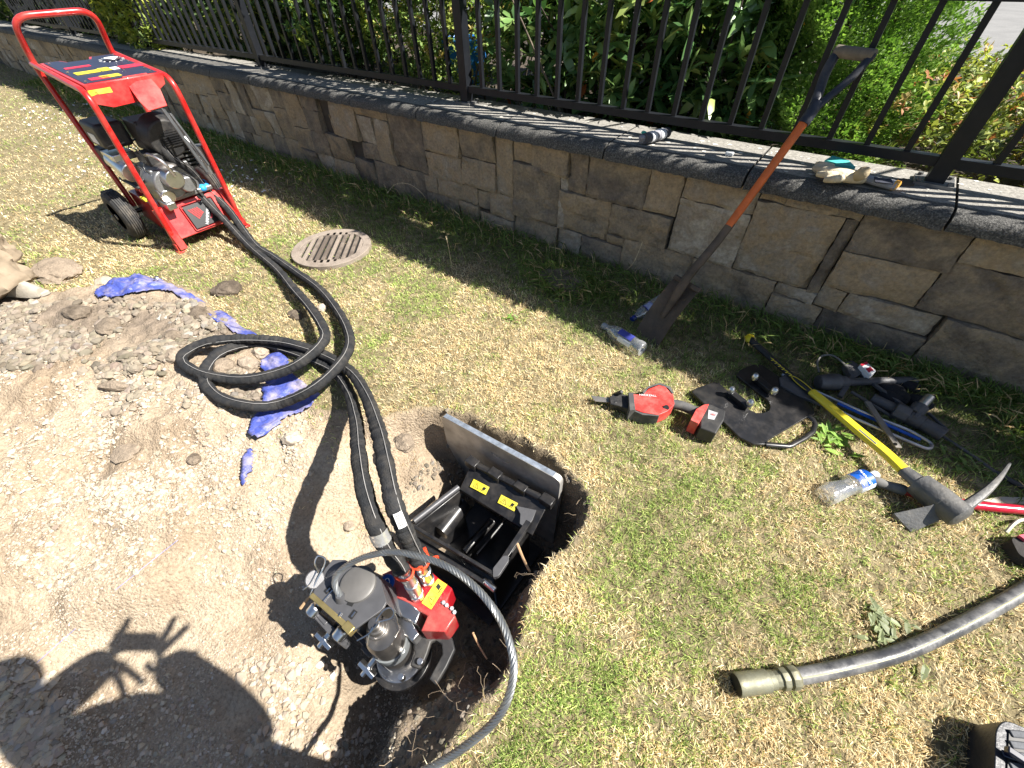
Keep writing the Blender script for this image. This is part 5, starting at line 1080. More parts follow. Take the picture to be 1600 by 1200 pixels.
# ------------------------------------------------------------ bottles
def clear(name, col, rough=.05):
    mt, n, l, p = nodes(name); g_ = n.new('ShaderNodeBsdfGlass'); g_.inputs['Color'].default_value = (*col, 1); g_.inputs['IOR'].default_value = 1.25; g_.inputs['Roughness'].default_value = rough
    t = n.new('ShaderNodeBsdfTransparent'); t.inputs[0].default_value = (*[.5 + .5 * c for c in col], 1); mx = n.new('ShaderNodeMixShader'); lw = n.new('ShaderNodeLayerWeight'); lw.inputs[0].default_value = .45
    gl_ = n.new('ShaderNodeBsdfGlossy'); gl_.inputs['Roughness'].default_value = .12; tc = n.new('ShaderNodeTexCoord'); nb = n.new('ShaderNodeTexNoise'); nb.inputs['Scale'].default_value = 60; l.new(tc.outputs['Object'], nb.inputs['Vector'])
    b = n.new('ShaderNodeBump'); b.inputs['Distance'].default_value = .004; l.new(nb.outputs[0], b.inputs['Height']); l.new(b.outputs[0], gl_.inputs['Normal']); l.new(b.outputs[0], lw.inputs['Normal'])
    mr = n.new('ShaderNodeMapRange'); mr.inputs[3].default_value = .22; mr.inputs[4].default_value = .85; l.new(lw.outputs['Facing'], mr.inputs[0]); df = n.new('ShaderNodeBsdfDiffuse'); df.inputs[0].default_value = (.8, .82, .85, 1); m3 = n.new('ShaderNodeMixShader'); m3.inputs[0].default_value = .35; l.new(gl_.outputs[0], m3.inputs[1]); l.new(df.outputs[0], m3.inputs[2])
    l.new(mr.outputs[0], mx.inputs[0]); l.new(t.outputs[0], mx.inputs[1]); l.new(m3.outputs[0], mx.inputs[2]); l.new(mx.outputs[0], n['Material Output'].inputs[0]); return mt
PET = clear('clear_plastic', (.95, .97, 1)); PETB = clear('blue_tinted_plastic', (.35, .5, .95))
def bottle(label, base, cap, r, pet, capm, labs, crumple=0, group=None):
    base = Vector(base); cap = Vector(cap); d = cap - base; t = thing('water_bottle', label, 'bottle', base + d * .5, group)
    pr = [(.0, r * .5), (.0, r * .85), (.03, r), (.1, r * 1.0), (.16, r * .95), (.2, r), (.45, r), (.48, r * .96), (.52, r), (.62, r * .98), (.72, r * .85), (.82, r * .55), (.87, r * .38), (.91, r * .36)]
    mb = MB(); mb.lathe(base, cap, [(.04, r * .1), (.04, r * .4)] + pr, 22)
    if crumple:
        v2 = []
        for i, p in enumerate(mb.v):
            p = Vector(p); q = (p - base).dot(d) / d.length_squared; ax3 = base + d * q; rad = p - ax3; k = 1 + crumple * (float(fbm(p.x * 1 + p.z, p.y - p.z, 24, 2, 4)) - .62) * (1 - abs(q - .35)); 
            if q < .5: k *= 1 - crumple * .35 * math.exp(-((q - .38) / .1) ** 2)
            v2.append(ax3 + rad * max(k, .3) + V(0, 0, -.02 * crumple * max(0, .4 - q)))
        mb.v = v2
    mb.build('body', pet, t)
    mb = MB(); mb.lathe(base + d * .9, cap, [(0, r * .42), (.9, r * .42), (1, r * .38)], 18); mb.build('cap', capm, t)
    a = d.normalized(); toc = (Vector(CP) - (base + cap) / 2); s_ = (toc - a * toc.dot(a)).normalized(); b = a.cross(s_)
    for q0, q1, t0, t1, m_ in labs:
        mb = MB(); k2 = 10; vs = [base + d * q + (s_ * math.cos(t0 + (t1 - t0) * k / k2) + b * math.sin(t0 + (t1 - t0) * k / k2)) * r * 1.03 for q in (q0, q1) for k in range(k2 + 1)]
        mb.add(vs, [(k, k + 1, k2 + 2 + k, k2 + 1 + k) for k in range(k2)]); mb.build('label', m_, t)
    return t, base, d, s_, b, a
INDIGO = mat('indigo_label', (.05, .06, .30), .4); CLEARC = mat('milky_cap', (.65, .66, .66), .35)
bottle('empty clear bottle with violet-blue label lying in front of the shovel blade', GV(1004, 546, .036), GV(942, 508, .03), .037, PET, mat('grey_cap', (.3, .32, .33), .4), [(.22, .55, .1, 1.0, INDIGO), (.2, .5, -.75, -.1, mat('clear_label', (.62, .66, .68), .3))], .25)
bottle('blue-tinted water bottle half hidden behind the shovel blade', GV(1036, 468, .032), GV(987, 499, .02), .032, PETB, mat('navy_cap', (.01, .03, .2), .4), [(.42, .62, -.9, .9, mat('pale_label', (.35, .4, .6), .4)), (.42, .46, -1, 1, INDIGO), (.6, .64, -1, 1, INDIGO)])
bt, b0, bd0, bs0, bb0, ba0 = bottle('crushed clear bottle with blue label and white cap lying beside the grey tool grip', GV(1288, 776, .03), GV(1369, 741, .034), .034, PET, CLEARC, [(.52, .78, -1.3, .75, mat('brand_blue', (.012, .09, .42), .35)), (.52, .78, .75, 1.3, mat('white_info', (.6, .65, .72), .4))], .9)
text('AQUAFINA', .0125, b0 + bd0 * .66 + bs0 * .0365, -bb0, ba0 * 1, WHITE, bt)

# ------------------------------------------------------------ cordless saw
sw = thing('reciprocating_saw', 'red and black cordless saw with battery lying on the dry grass', 'power tool', GV(1020, 630, 0))
SAWR = mat('saw_red', (.50, .035, .03), .42, 0, .08, 30, dust=.3, dcol=(.5, .3, .25)); SAWB = mat('saw_rubber', (.05, .05, .052), .7, dust=.4, dcol=(.25, .23, .2))
mb = MB(); prism_px(mb, [(923, 618), (956, 622), (956, 629), (930, 627)], .035, .0018); mb.build('saw_blade', mat('blade_steel', (.3, .28, .26), .4, .8, .3), sw)
mb = MB(); prism_px(mb, [(952, 620), (962, 613), (985, 618), (986, 640), (968, 634), (954, 631)], .05, .03); mb.cyl(GV(958, 618, .03), GV(972, 612, .075), .009, n=8); mb.cyl(GV(958, 632, .01), GV(962, 630, .05), .008, n=8); mb.build('shoe', BPLAS, sw, .004)
mb = MB(); prism_px(mb, [(985, 613), (992, 616), (1006, 616), (1012, 606), (1030, 600), (1045, 606), (1052, 616), (1054, 632), (1044, 642), (1030, 648), (1004, 644), (988, 638)], .07, .054, .008); mb.build('body', SAWR, sw, .007, seg=3)
mb = MB(); prism_px(mb, [(982, 613), (990, 614), (993, 640), (984, 641)], .076, .07, .003); prism_px(mb, [(1004, 612), (1012, 604), (1030, 598), (1048, 604), (1053, 614), (1049, 616), (1040, 605), (1030, 602), (1014, 608), (1006, 616)], .07, .05); prism_px(mb, [(993, 634), (1004, 636), (1028, 644), (1030, 650), (1004, 648), (990, 642)], .066, .055); mb.build('rubber_trim', SAWB, sw, .003)
mb = MB(); mb.tube(crom([GV(1050, 631, .05), GV(1065, 634, .05), GV(1080, 640, .045), GV(1092, 645, .045)], 4), .02, 12); mb.build('handle', SAWB, sw)
mb = MB(); q = P_([(1082, 634), (1108, 630), (1133, 642), (1131, 654), (1118, 668), (1101, 662), (1080, 656)], .085)
prism_px(mb, [(1096, 633), (1110, 631), (1134, 642), (1132, 655), (1119, 677), (1094, 668)], .08, .066, .004); mb.build('battery', BPLAS, sw, .005)
mb = MB(); prism_px(mb, [(1088, 639), (1100, 632), (1108, 631), (1103, 642), (1092, 662), (1079, 656)], .086, .066, .004); mb.build('battery_clip', SAWR, sw, .005)
mb = MB(); prism_px(mb, [(1107, 640), (1122, 645), (1116, 656), (1106, 654)], .0815, .001); bl2 = mb.build('battery_label', mat('grey_label', (.35, .35, .36), .5), sw)
cz = .0822; text('HACKZALL', .013, GV(1012, 618, .0715), GV(1028, 619, .0835) - GV(1000, 617, .0835), V(0, 1, 0), mat('saw_print', (.8, .75, .75), .5), sw)
text('18V', .012, GV(1114, 648, .083), GV(1122, 646, .083) - GV(1108, 642, .083), V(.2, 1, 0), SAWR, sw)
mb = MB(); mb.cyl(GV(1041, 637, .05), GV(1041, 637, .074), .011, n=14); mb.build('lock_dial', BPLAS, sw)

# ------------------------------------------------------------ black steel plate with notch and handle slot
bpz = .028
bpt = thing('steel_shim_plate', 'flat black steel plate with a rounded notch and grip slot lying on the grass', 'plate', GV(1180, 650, 0))
mb = MB(); prism_px(mb, [(1081, 612), (1088, 606), (1115, 597), (1124, 598), (1133, 607), (1150, 622), (1172, 641), (1182, 645), (1193, 645), (1202, 641), (1204, 634), (1200, 625), (1175, 605), (1151, 586), (1156, 578), (1178, 569), (1190, 570), (1200, 576), (1240, 604), (1272, 638), (1273, 648), (1260, 652), (1201, 687), (1198, 694), (1178, 694), (1156, 683), (1134, 662), (1110, 640)], bpz, .012); mb.build('plate', BLACK, bpt, .0015)
mb = MB(); mb.tube([GV(x, y, bpz - .004) for x, y in [(1262, 650), (1270, 655), (1274, 663), (1270, 675), (1258, 684), (1236, 696), (1232, 697), (1196, 694)]], .010, 10, flat=.7); mb.build('grip_bar', BLACK, bpt)
mb = MB(); a, b = GV(1139, 613, bpz + .012), GV(1170, 637, bpz + .012); mb.bar(a, b, .028, .024); mb.build('notch_block', BLACK, bpt, .002)
mb = MB(); a2, b2 = GV(1180, 590, bpz + .012), GV(1206, 612, bpz + .012); mb.bar(a2, b2, .028, .02); mb.build('notch_block', BLACK, bpt, .002)
for x, y in [(1141, 613), (1170, 633), (1178, 592), (1208, 614)]:
    mb = MB(); c_ = GV(x, y, bpz + .02); mb.lathe(c_, c_ + V(0, 0, .03), [(0, .012), (.3, .012), (.32, .014), (.8, .012), (1, .006)], 14); mb.build('chrome_bolt', STEEL, bpt)

# ------------------------------------------------------------ pick mattock
mk = thing('pick_mattock', 'pick mattock with yellow and black fibreglass handle lying across the lawn', 'mattock', GV(1480, 790, 0))
def zl(t): return .028 + .06 * t
Hd = [(1171, 529), (1205, 560), (1240, 590), (1268, 612), (1300, 638), (1345, 676), (1385, 709), (1412, 735), (1440, 757), (1475, 784)]
hp3 = [GV(x, y, zl(i / 9)) for i, (x, y) in enumerate(Hd)]
YB = mat('yellow_fibreglass', (.72, .56, .02), .4, 0, .06, 25, dust=.12)
mb = MB(); mb.ball(hp3[0], (.022, .03, .016), 10, 6); mb.build('handle_end', YB, mk)
mb = MB(); mb.tube(crom(hp3[0:4], 6), .0165, 12, rfun=lambda q: 1.15 - .3 * math.sin(q * 3.1), flat=.8); mb.build('grip', BPLAS, mk)
mb = MB(); mb.tube(crom(hp3[3:8], 6), .0185, 8, rfun=lambda q: .95 + .15 * q, flat=.75); mb.build('handle', YB, mk)
mb = MB()
for k in range(6):
    c_ = hp3[1].lerp(hp3[2], .05 + .16 * k); toc = (Vector(CP) - c_).normalized(); mb.tube(crom([c_ + toc * .014 + V(-.008, .006, 0), c_ + toc * .0175 + V(.006, .0, 0), c_ + toc * .014 + V(-.002, -.010, 0)], 4), .0018, 5)
c0_, c1_ = hp3[2], hp3[3]; aa = (c1_ - c0_).normalized(); toc = (Vector(CP) - c0_).normalized(); bb = aa.cross(toc).normalized()
mb.tube([c0_.lerp(c1_, .5) + toc * .0155 + aa * .055 * math.cos(t) + bb * .009 * math.sin(t) for t in [6.283 * k / 20 for k in range(20)]], .0015, 5, closed=True); mb.build('grip_print', YB, mk)
mb = MB(); lc = hp3[5].lerp(hp3[6], .2); aa = (hp3[6] - hp3[5]).normalized(); bb = aa.cross(toc).normalized(); mb.box(lc + toc * .0165, (.07, .013, .001), axes=(aa, bb, aa.cross(bb))); mb.build('label', WHITE, mk)
WG = mat('worn_grey_iron', (.105, .105, .105), .55, .4, .25, 20, bump=.0015, bscale=120, dust=.45, dcol=(.24, .22, .19))
mb = MB(); mb.tube(crom(hp3[7:10], 6), .030, 12, rfun=lambda q: .75 + .45 * q, flat=.75); mb.build('collar', WG, mk)
hcn = GV(1472, 785, .075); he = (hp3[9] - hp3[8]).normalized(); mb = MB(); mb.lathe(hcn - he * .075, hcn + he * .06, [(0, .040), (.5, .044), (.95, .041), (1, .03)], 20); mb.build('eye', WG, mk)
mb = MB(); pa = [GV(1462, 792, .075), GV(1440, 797, .07), GV(1415, 806, .045), GV(1411, 812, .03)]
q1 = [(1396, 802, .03), (1424, 832, .012), (1484, 806, .05), (1492, 800, .07), (1468, 782, .10), (1455, 789, .085)]; mb.prism([GV(*p) for p in q1], (0, 0, -.012)); mb.build('adze_blade', WG, mk, .002)
mb = MB(); mb.tube(crom([GV(1490, 800, .085), GV(1510, 790, .10), GV(1540, 768, .12), (GV(1562, 746, .13)), (GV(1578, 724, .13))], 5), .019, 8, rfun=lambda q: 1 - .8 * q, flat=.7); mb.build('pick_point', WG, mk)

# ------------------------------------------------------------ red handled bar under the mattock
rd = thing('red_handled_tool', 'red steel bar with grey rubber grip lying under the mattock head', 'tool', GV(1550, 790, 0))
rpnt = [GV(1362, 750, .03), GV(1385, 758, .03), GV(1412, 766, .03), GV(1450, 776, .025), GV(1520, 789, .025), (GV(1600, 797, .03)), (GV(1690, 806, .03))]
mb = MB(); mb.tube(crom(rpnt[0:3], 5), .017, 12, rfun=lambda q: 1.0 + .1 * math.sin(q * 9)); mb.build('grip', mat('grey_rubber', (.10, .10, .098), .75, dust=.5, dcol=(.22, .21, .19)), rd)
mb = MB(); mb.tube(crom(rpnt[2:], 5), .0155, 12); mb.build('bar', mat('crimson_paint', (.42, .008, .03), .25, coat=.5, dust=.1), rd)
# pale weathered board end beside it, and a red scrap at the frame edge
mb = MB(); mb.prism([GV(1535, 782, .02), GV(1560, 776, .02), GV(1640, 778, .02), GV(1640, 790, .02), GV(1560, 786, .02)], (0, 0, -.015)); tag(mb.build('wood_stake', mat('weathered_wood', (.42, .38, .32), .8, bump=.002)), 'pale weathered wooden stake beside the red bar at the right edge', 'stake')
mb = MB(); mb.tube(crom([GV(1572, 832, .02), GV(1585, 818, .035), GV(1600, 812, .03), GV(1640, 815, .02)], 5), .005, 6); tag(mb.build('cord_end', mat('pale_cord', (.5, .48, .4), .8)), 'curl of pale cord below the red bar at the right edge', 'cord')
mb = MB(); mb.prism(rpoly(P_([(1580, 842), (1600, 834), (1680, 838), (1680, 900), (1615, 880), (1592, 866)], .05), .01), (0, 0, -.04)); dk = tag(mb.build('canvas_bag', mat('dark_canvas', (.03, .027, .025), .9, bump=.004)), 'dark canvas bag corner on the lawn at the right edge of the view', 'bag')
mb = MB(); mb.prism(P_([(1592, 836), (1612, 832), (1680, 834), (1680, 842), (1605, 845)], .062), (0, 0, -.01)); o = mb.build('red_trim', mat('pinkish_red', (.55, .06, .10), .5), dk)

# ------------------------------------------------------------ tools in the shade at the foot of the wall
IRON = mat('dusty_iron', (.085, .085, .09), .6, .4, .3, 20, bump=.002, bscale=100, dust=.5, dcol=(.17, .155, .14))
hm = thing('pipe_fitting_tool', 'grey iron bar with a bulky socket end lying against the shaded wall foot', 'tool', GV(1350, 597, 0))
mb = MB(); mb.cyl(GV(1320, 597, .04), GV(1431, 594, .04), .0165, n=14); mb.build('shaft', IRON, hm, .002)
mb = MB(); mb.lathe(GV(1278, 597, .04), GV(1322, 597, .04), [(0, .028), (.3, .034), (.7, .036), (.72, .030), (1, .024)], 16); mb.build('socket_end', IRON, hm, .002)
vt = thing('valve_assembly', 'grimy pipe with stacked valve fittings and a stub lying in the shade', 'pipe fitting', GV(1420, 640, 0))
mb = MB(); mb.cyl(GV(1362, 622, .03), GV(1400, 640, .03), .021, n=14); mb.build('pipe', IRON, vt)
for a, b, r in [((1396, 640), (1418, 650), .036), ((1418, 650), (1440, 661), .030), ((1440, 661), (1474, 680), .026), ((1424, 651), (1432, 655), .038)]:
    mb = MB(); mb.cyl(GV(*a, .035), GV(*b, .035), r, n=8 if r > .034 else 14); mb.build('coupling', IRON, vt, .003)
mb = MB(); mb.cyl(GV(1428, 646, .05), GV(1440, 634, .07), .026, n=10); mb.build('branch', IRON, vt, .003)
mb = MB(); mb.cyl(GV(1438, 636, .07), GV(1453, 620, .09), .017, n=12); mb.build('stub', STEEL, vt, .002)
pb3 = thing('steel_loop_bar', 'long bright metal loop handle with blue stripe lying under the mattock handle', 'tool', GV(1350, 650, 0))
lo = rounded([GV(1222, 585, .03), GV(1258, 604, .03), GV(1350, 645, .03), GV(1420, 672, .03), GV(1458, 694, .03), GV(1452, 703, .03), GV(1425, 692, .03), GV(1340, 656, .03), GV(1222, 597, .03)], .02)
mb = MB(); mb.tube(lo, .006, 8); mb.build('frame', mat('scuffed_alloy', (.4, .42, .46), .35, .8, .2, dust=.4), pb3)
mb = MB(); mb.prism(P_([(1310, 627), (1440, 685), (1438, 688), (1308, 631)], .032), (0, 0, -.004)); mb.build('web', BLUEL, pb3)
mb = MB(); mb.prism(P_([(1218, 590), (1226, 585), (1270, 607), (1300, 626), (1290, 634), (1250, 618), (1220, 602)], .036), (0, 0, -.014)); mb.build('head', IRON, pb3, .002)
fb = thing('flat_pry_bar', 'flat dull steel bar lying crossways over the metal loop handle', 'tool', GV(1380, 660, 0))
mb = MB(); mb.bar(GV(1355, 628, .05), GV(1404, 700, .045), .022, .007); mb.build('bar', mat('dull_strip', (.18, .165, .145), .6, .3, .2, dust=.4), fb, .001)
mb = MB(); mb.cyl(GV(1399, 694, .047), GV(1399, 694, .052), .006, n=8); mb.build('hole_shade', INK, fb)  # black disc painted as the dark of a hole in the bar
rdp = thing('thin_rod', 'long thin steel rod running from the valve fittings toward the mattock pick', 'rod', GV(1530, 710, 0))
mb = MB(); mb.tube([GV(1474, 682, .02), GV(1520, 712, .018), GV(1556, 738, .018), GV(1610, 768, .02)], .0055, 7); mb.build('rod', IRON, rdp)
mb = MB(); mb.cyl(GV(1556, 738, .018), GV(1610, 768, .02), .009, n=8); mb.build('sleeve', BLACK, rdp)
r2_ = MB(); r2_.tube([GV(1450, 645, .03), GV(1480, 672, .025)], .006, 7); r2_.tube([GV(1330, 612, .03), GV(1395, 652, .02)], .0065, 7); tag(r2_.build('steel_rod', IRON), 'pair of short dark rods tucked against the valve fittings', 'rod')
cl_ = thing('bent_clamp', 'dark clamp with curved wire loop and red and white tag at the wall foot', 'clamp', GV(1330, 575, 0))
mb = MB(); mb.tube(crom([GV(1280, 582, .02), GV(1277, 566, .03), GV(1285, 556, .04), (GV(1302, 556, .05)), (GV(1318, 568, .05)), GV(1332, 586, .04)], 6), .0045, 6); mb.build('wire_loop', mat('dull_wire', (.2, .19, .17), .5, .5), cl_)
mb = MB(); prism_px(mb, [(1320, 566), (1332, 563), (1345, 572), (1348, 582), (1336, 590), (1326, 582)], .05, .03, .004); mb.bar(GV(1335, 585, .045), GV(1312, 620, .03), .018, .012); mb.bar(GV(1342, 584, .04), GV(1420, 640, .04), .012, .012); mb.build('jaw', IRON, cl_, .002)
mb = MB(); prism_px(mb, [(1344, 569), (1354, 565), (1369, 580), (1360, 588)], .07, .03, .003); tg_ = mb.build('tag', WHITE, cl_, .002)
mb = MB(); prism_px(mb, [(1344, 569), (1354, 565), (1357, 568), (1347, 572)], .0712, .001); prism_px(mb, [(1353, 576), (1360, 573), (1365, 578), (1358, 582)], .0712, .001); mb.build('tag_print', PINK, cl_)
rg = MB(); 
for k in range(9): c_ = GV(1400 + random.gauss(0, 14), 622 + random.gauss(0, 9), .02); rg.ball(c_ + V(0, 0, .01), (random.uniform(.02, .05), random.uniform(.02, .04), random.uniform(.012, .03)), 10, 6)
tag(rg.build('black_rag', mat('black_cloth', (.012, .012, .014), .95, bump=.004)), 'crumpled black rag lying on the tools in the shade', 'rag')

# ------------------------------------------------------------ black polyethylene pipe with brass coupling
pp = thing('water_pipe', 'black plastic pipe with yellow stripe and brass coupling curving in from the right', 'pipe', GV(1400, 1020, 0))
pq = crom([GV(1236, 1058, .026), GV(1280, 1051, .025), GV(1340, 1038, .025), GV(1400, 1022, .025), GV(1450, 1002, .025), GV(1500, 978, .025), GV(1550, 951, .025), GV(1600, 922, .025), GV(1680, 868, .025)], 6)
PIPE = mat('black_pipe', (.045, .046, .05), .35, 0, .25, 20, bump=.0008, bscale=120, dust=.7, dcol=(.22, .215, .21)); mb = MB(); mb.tube(pq, .0195, 24); mb.build('pipe', PIPE, pp)
mb = MB(); sp_ = []
for i, p in enumerate(pq):
    a = (pq[min(i + 1, len(pq) - 1)] - pq[max(i - 1, 0)]).normalized(); toc = Vector(CP) - p; s_ = (toc - a * toc.dot(a)).normalized(); b = a.cross(s_); sp_.append(p + (s_ * math.cos(.25) + b * math.sin(.25)) * .0199)
mb.tube(sp_, .0016, 4, flat=.4); mb.build('stripe', mat('yellow_stripe', (.42, .40, .22), .5, dust=.6, dcol=(.2, .2, .17)), pp)
BR = mat('tarnished_brass', (.20, .19, .13), .5, .55, .25, 18, bump=.001, bscale=80, dust=.5, dcol=(.2, .21, .17))
c0_, c1_ = GV(1150, 1070, .028), GV(1246, 1057, .027)
mb = MB(); mb.lathe(c0_, c1_, [(0, .021), (.0, .026), (.05, .0275), (.09, .026), (.5, .026), (.52, .022), (.60, .022)], 28); cpl = mb.build('coupling', BR, pp)
mb = MB(); mb.lathe(c0_ + (c1_ - c0_) * .6, c1_, [(0, .021), (.25, .021), (.26, .026), (.50, .026), (.51, .0215), (.6, .0215), (.61, .0275), (.8, .028), (.9, .027), (1, .021)], 10); mb.build('hex_nut', BR, pp, .001)
mb = MB(); mb.cyl(c0_ - (c1_ - c0_).normalized() * .0008, c0_ + (c1_ - c0_).normalized() * .001, .0235, n=24); mb.build('bore_shade', INK, pp)  # thin black disc, painted as the shaded inside of the coupling

# ------------------------------------------------------------ moulded black case, bottom right
cs_ = thing('equipment_case', 'black moulded case with grey slatted lid at the bottom right corner', 'case', GV(1600, 1190, 0))
zc = .085; c3 = GV(1524, 1127, zc)
e_u = (GV(1600, 1160, zc) - GV(1545, 1122, zc)).normalized(); 
mb = MB(); q = rpoly([GV(1556, 1138, zc), GV(1570, 1124, zc), GV(1610, 1140, zc), GV(1700, 1175, zc), GV(1650, 1290, zc), GV(1552, 1260, zc)], .02, 5); mb.prism(q, (0, 0, -.08)); mb.build('shell', mat('case_plastic', (.02, .021, .028), .45, 0, .2, 30, bump=.001), cs_, .012, seg=3)
SL = mat('grey_slats', (.085, .09, .10), .75, 0, .25, 40, bump=.001)
lidm = MB(); lidm.prism([GV(1577, 1140, zc + .003), GV(1612, 1152, zc + .003), GV(1700, 1184, zc + .003), GV(1650, 1290, zc + .003), GV(1572, 1260, zc + .003)], (0, 0, -.006)); lidm.build('lid', BPLAS, cs_)
for k in range(7):
    y0 = 1146 + 17 * k; a, b = GV(1579, y0, zc + .004), GV(1690, y0 + 12, zc + .004); mb = MB(); mb.bar(a, b, .0135, .005); mb.build('slat', SL, cs_, .002)
mb = MB(); mb.bar(GV(1572, 1170, zc + .02), GV(1640, 1215, zc + .02), .014, .014); mb.bar(GV(1566, 1176, zc + .006), GV(1600, 1188, zc + .008), .012, .004); mb.build('latch_bar', mat('navy_strap', (.01, .012, .03), .3, coat=.4), cs_, .003)

# ------------------------------------------------------------ things left on the coping
def gp(x, y, z): return GV(x, y, z)
LEATH = mat('pale_leather', (.56, .48, .34), .8, 0, .15, 30, bump=.004, bscale=90, dust=.3, dcol=(.3, .24, .17))
gv = thing('leather_glove', 'cream leather work glove lying on the coping by the fence post', 'glove', gp(1315, 272, ZT))
gb = MB(); sc2 = 1
zz = ZT + .022
path = [gp(1278, 262, zz), gp(1295, 268, zz + .008), gp(1320, 274, zz + .01), gp(1345, 277, zz)]
gb.tube(crom(path, 6), .036, 14, rfun=lambda q: .55 + .5 * math.sin(min(q * 1.4 + .35, 1.57) ) - .25 * max(0, q - .7), flat=.62)
for k, (ax1, ay1, bx1, by1) in enumerate([(1300, 262, 1277, 256), (1305, 268, 1274, 264), (1308, 274, 1278, 272), (1315, 279, 1290, 281)]): gb.tube(crom([gp(ax1, ay1, zz + .01), gp((ax1 + bx1) / 2, (ay1 + by1) / 2, zz + .015), gp(bx1, by1, zz)], 4), .0145, 10, rfun=lambda q: 1 - .25 * q * q)
gbo = gb.build('hand', LEATH, gv); md_ = gbo.modifiers.new('r', 'REMESH'); md_.mode = 'VOXEL'; md_.voxel_size = .004; md_.use_smooth_shade = True
th_ = MB(); th_.tube(crom([gp(1335, 276, zz + .01), gp(1347, 272, zz + .03), gp(1351, 264, zz + .045)], 5), .019, 12, rfun=lambda q: .9 + .25 * math.sin(q * 3)); th_.build('thumb', mat('worn_leather', (.36, .29, .18), .85, bump=.003, dust=.3, dcol=(.2, .15, .1)), gv)
cf = MB(); cf.tube(crom([gp(1350, 278, zz - .004), gp(1372, 284, zz - .004), gp(1399, 290, zz - .006)], 5), .030, 14, rfun=lambda q: .8 + .25 * q, flat=.5); cf.build('cuff', mat('grey_cuff', (.30, .31, .34), .7, bump=.002), gv)
cf = MB(); a_ = gp(1396, 289, zz - .006); b_ = gp(1401, 290.5, zz - .006); cf.tube([a_, b_], .0325, 14, flat=.5); cf.build('cuff_hem', mat('orange_hem', (.7, .35, .06), .6), gv)
cf = MB(); cf.prism([gp(1366, 276, zz + .016), gp(1393, 280, zz + .016), gp(1396, 287, zz + .012), gp(1368, 284, zz + .014)], (0, 0, -.003)); cf.build('cuff_lining', mat('dark_lining', (.025, .028, .045), .8), gv)
te = MB(); te.prism([gp(1289, 250, zz + .012), gp(1301, 243, zz + .02), gp(1326, 250, zz + .02), gp(1337, 261, zz + .015), gp(1318, 258, zz + .01)], (0, 0, -.012)); tag(te.build('teal_strap', mat('teal_cloth', (.06, .42, .38), .6, dust=.1)), 'teal fabric strap lying on top of the cream glove', 'strap')
rg_ = thing('rolled_glove', 'rolled grey and black knit glove on the coping, away from the leather one', 'glove', gp(1022, 212, ZT))
stripes = [(.08, .08, .09), (.5, .5, .52), (.20, .20, .22), (.55, .56, .58), (.05, .05, .06)]
a_, b_ = gp(1006, 217, ZT + .028), gp(1042, 207, ZT + .026)
for k, c_ in enumerate(stripes):
    q0, q1 = k / 5, (k + 1) / 5; mb = MB(); mb.tube([a_.lerp(b_, q0), a_.lerp(b_, (q0 + q1) / 2), a_.lerp(b_, q1)], .027 + .002 * (k % 2), 14, flat=.85); mb.build('band', mat('knit', c_, .9, bump=.002), rg_)
mb = MB(); 
for k in range(3): mb.ball(a_ + V(-.008, -.004 + .008 * k, .006 - .01 * k), (.018, .016, .012), 10, 6)
mb.build('fingers', mat('knit_grey', (.24, .24, .27), .9, bump=.002), rg_)
mb = MB(); mb.ball(gp(1006, 207, ZT + .045), (.014, .012, .007), 8, 5); mb.build('tag', mat('green_tag', (.05, .4, .28), .6), rg_)
mb = MB(); mb.box(gp(1140, 240, ZT + .009), (.035, .024, .016)); tag(mb.build('plastic_offcut', mat('frosted_plastic', (.75, .77, .78), .3, trans=.4), None, .004), 'small frosted plastic offcut on the coping left of the orange shaft', 'offcut')
mb = MB(); mb.prism([gp(1396, 281, ZT + .003), gp(1412, 278, ZT + .012), gp(1430, 283, ZT + .006), gp(1428, 290, ZT + .004), gp(1400, 289, ZT + .003)], (0, 0, -.003)); tag(mb.build('dry_leaf', mat('dead_leaf', (.08, .06, .045), .8)), 'dark shrivelled leaf between the glove cuff and the fence post', 'leaf')

# ------------------------------------------------------------ weeds and seed stalks
def weed(label, px, py, n_, L_, col):
    c = GV(px, py, 0); t = thing('weed', label, 'weed', c); P = np.tile(np.array(c), (n_, 1)) + rng.normal(0, .03, (n_, 3)) * [1, 1, 0]; P[:, 2] = height(P[:, 0], P[:, 1]) + .01
    yaw = rng.uniform(0, 6.28, n_); cc = np.array(col) * rng.uniform(.7, 1.3, (n_, 1)); scatter('leaf_rosette', T_ov, LEAF_F, P, rotm(yaw, rng.uniform(.1, .6, n_)), rng.uniform(.5, 1, n_) * L_, cc, SOFT, t); return t
weed('leafy dandelion rosette growing by the bend of the black pipe', 1375, 985, 44, .045, (.20, .23, .12)); weed('bright green broad-leaved weed beside the black plate grip', 1300, 690, 40, .055, (.22, .36, .07)); weed('broad-leaved weed in the shade near the thin rod', 1512, 735, 26, .05, (.14, .2, .05)); weed('small green clover patch on the lawn between the bottles and hoses', 800, 500, 16, .04, (.16, .27, .05))
def stalk(label, pts):
    p = crom([Vector(q) for q in pts], 6); mb = MB(); mb.tube(p, .0016, 5); k = len(p)
    for i in range(int(k * .6), k, 2): mb.ball(p[i], (.003, .003, .007), 6, 4)
    return tag(mb.build('grass_stalk', mat('dry_stalk', (.55, .44, .28), .8)), label, 'grass stalk')
b_ = GV(706, 420, 0); stalk('upright dry seed stalk standing in the sun near the wall shadow', [b_, b_ + V(.0, .0, .08), b_ + V(-.004, .0, .16), b_ + V(-.012, .0, .2)])
stalk('arched dry grass stalk in front of the wall above the drain cover', [GV(668, 318, .0), WY(660, 303, 2.0), WY(640, 288, 1.98), WY(618, 288, 1.97), WY(605, 302, 1.96)])
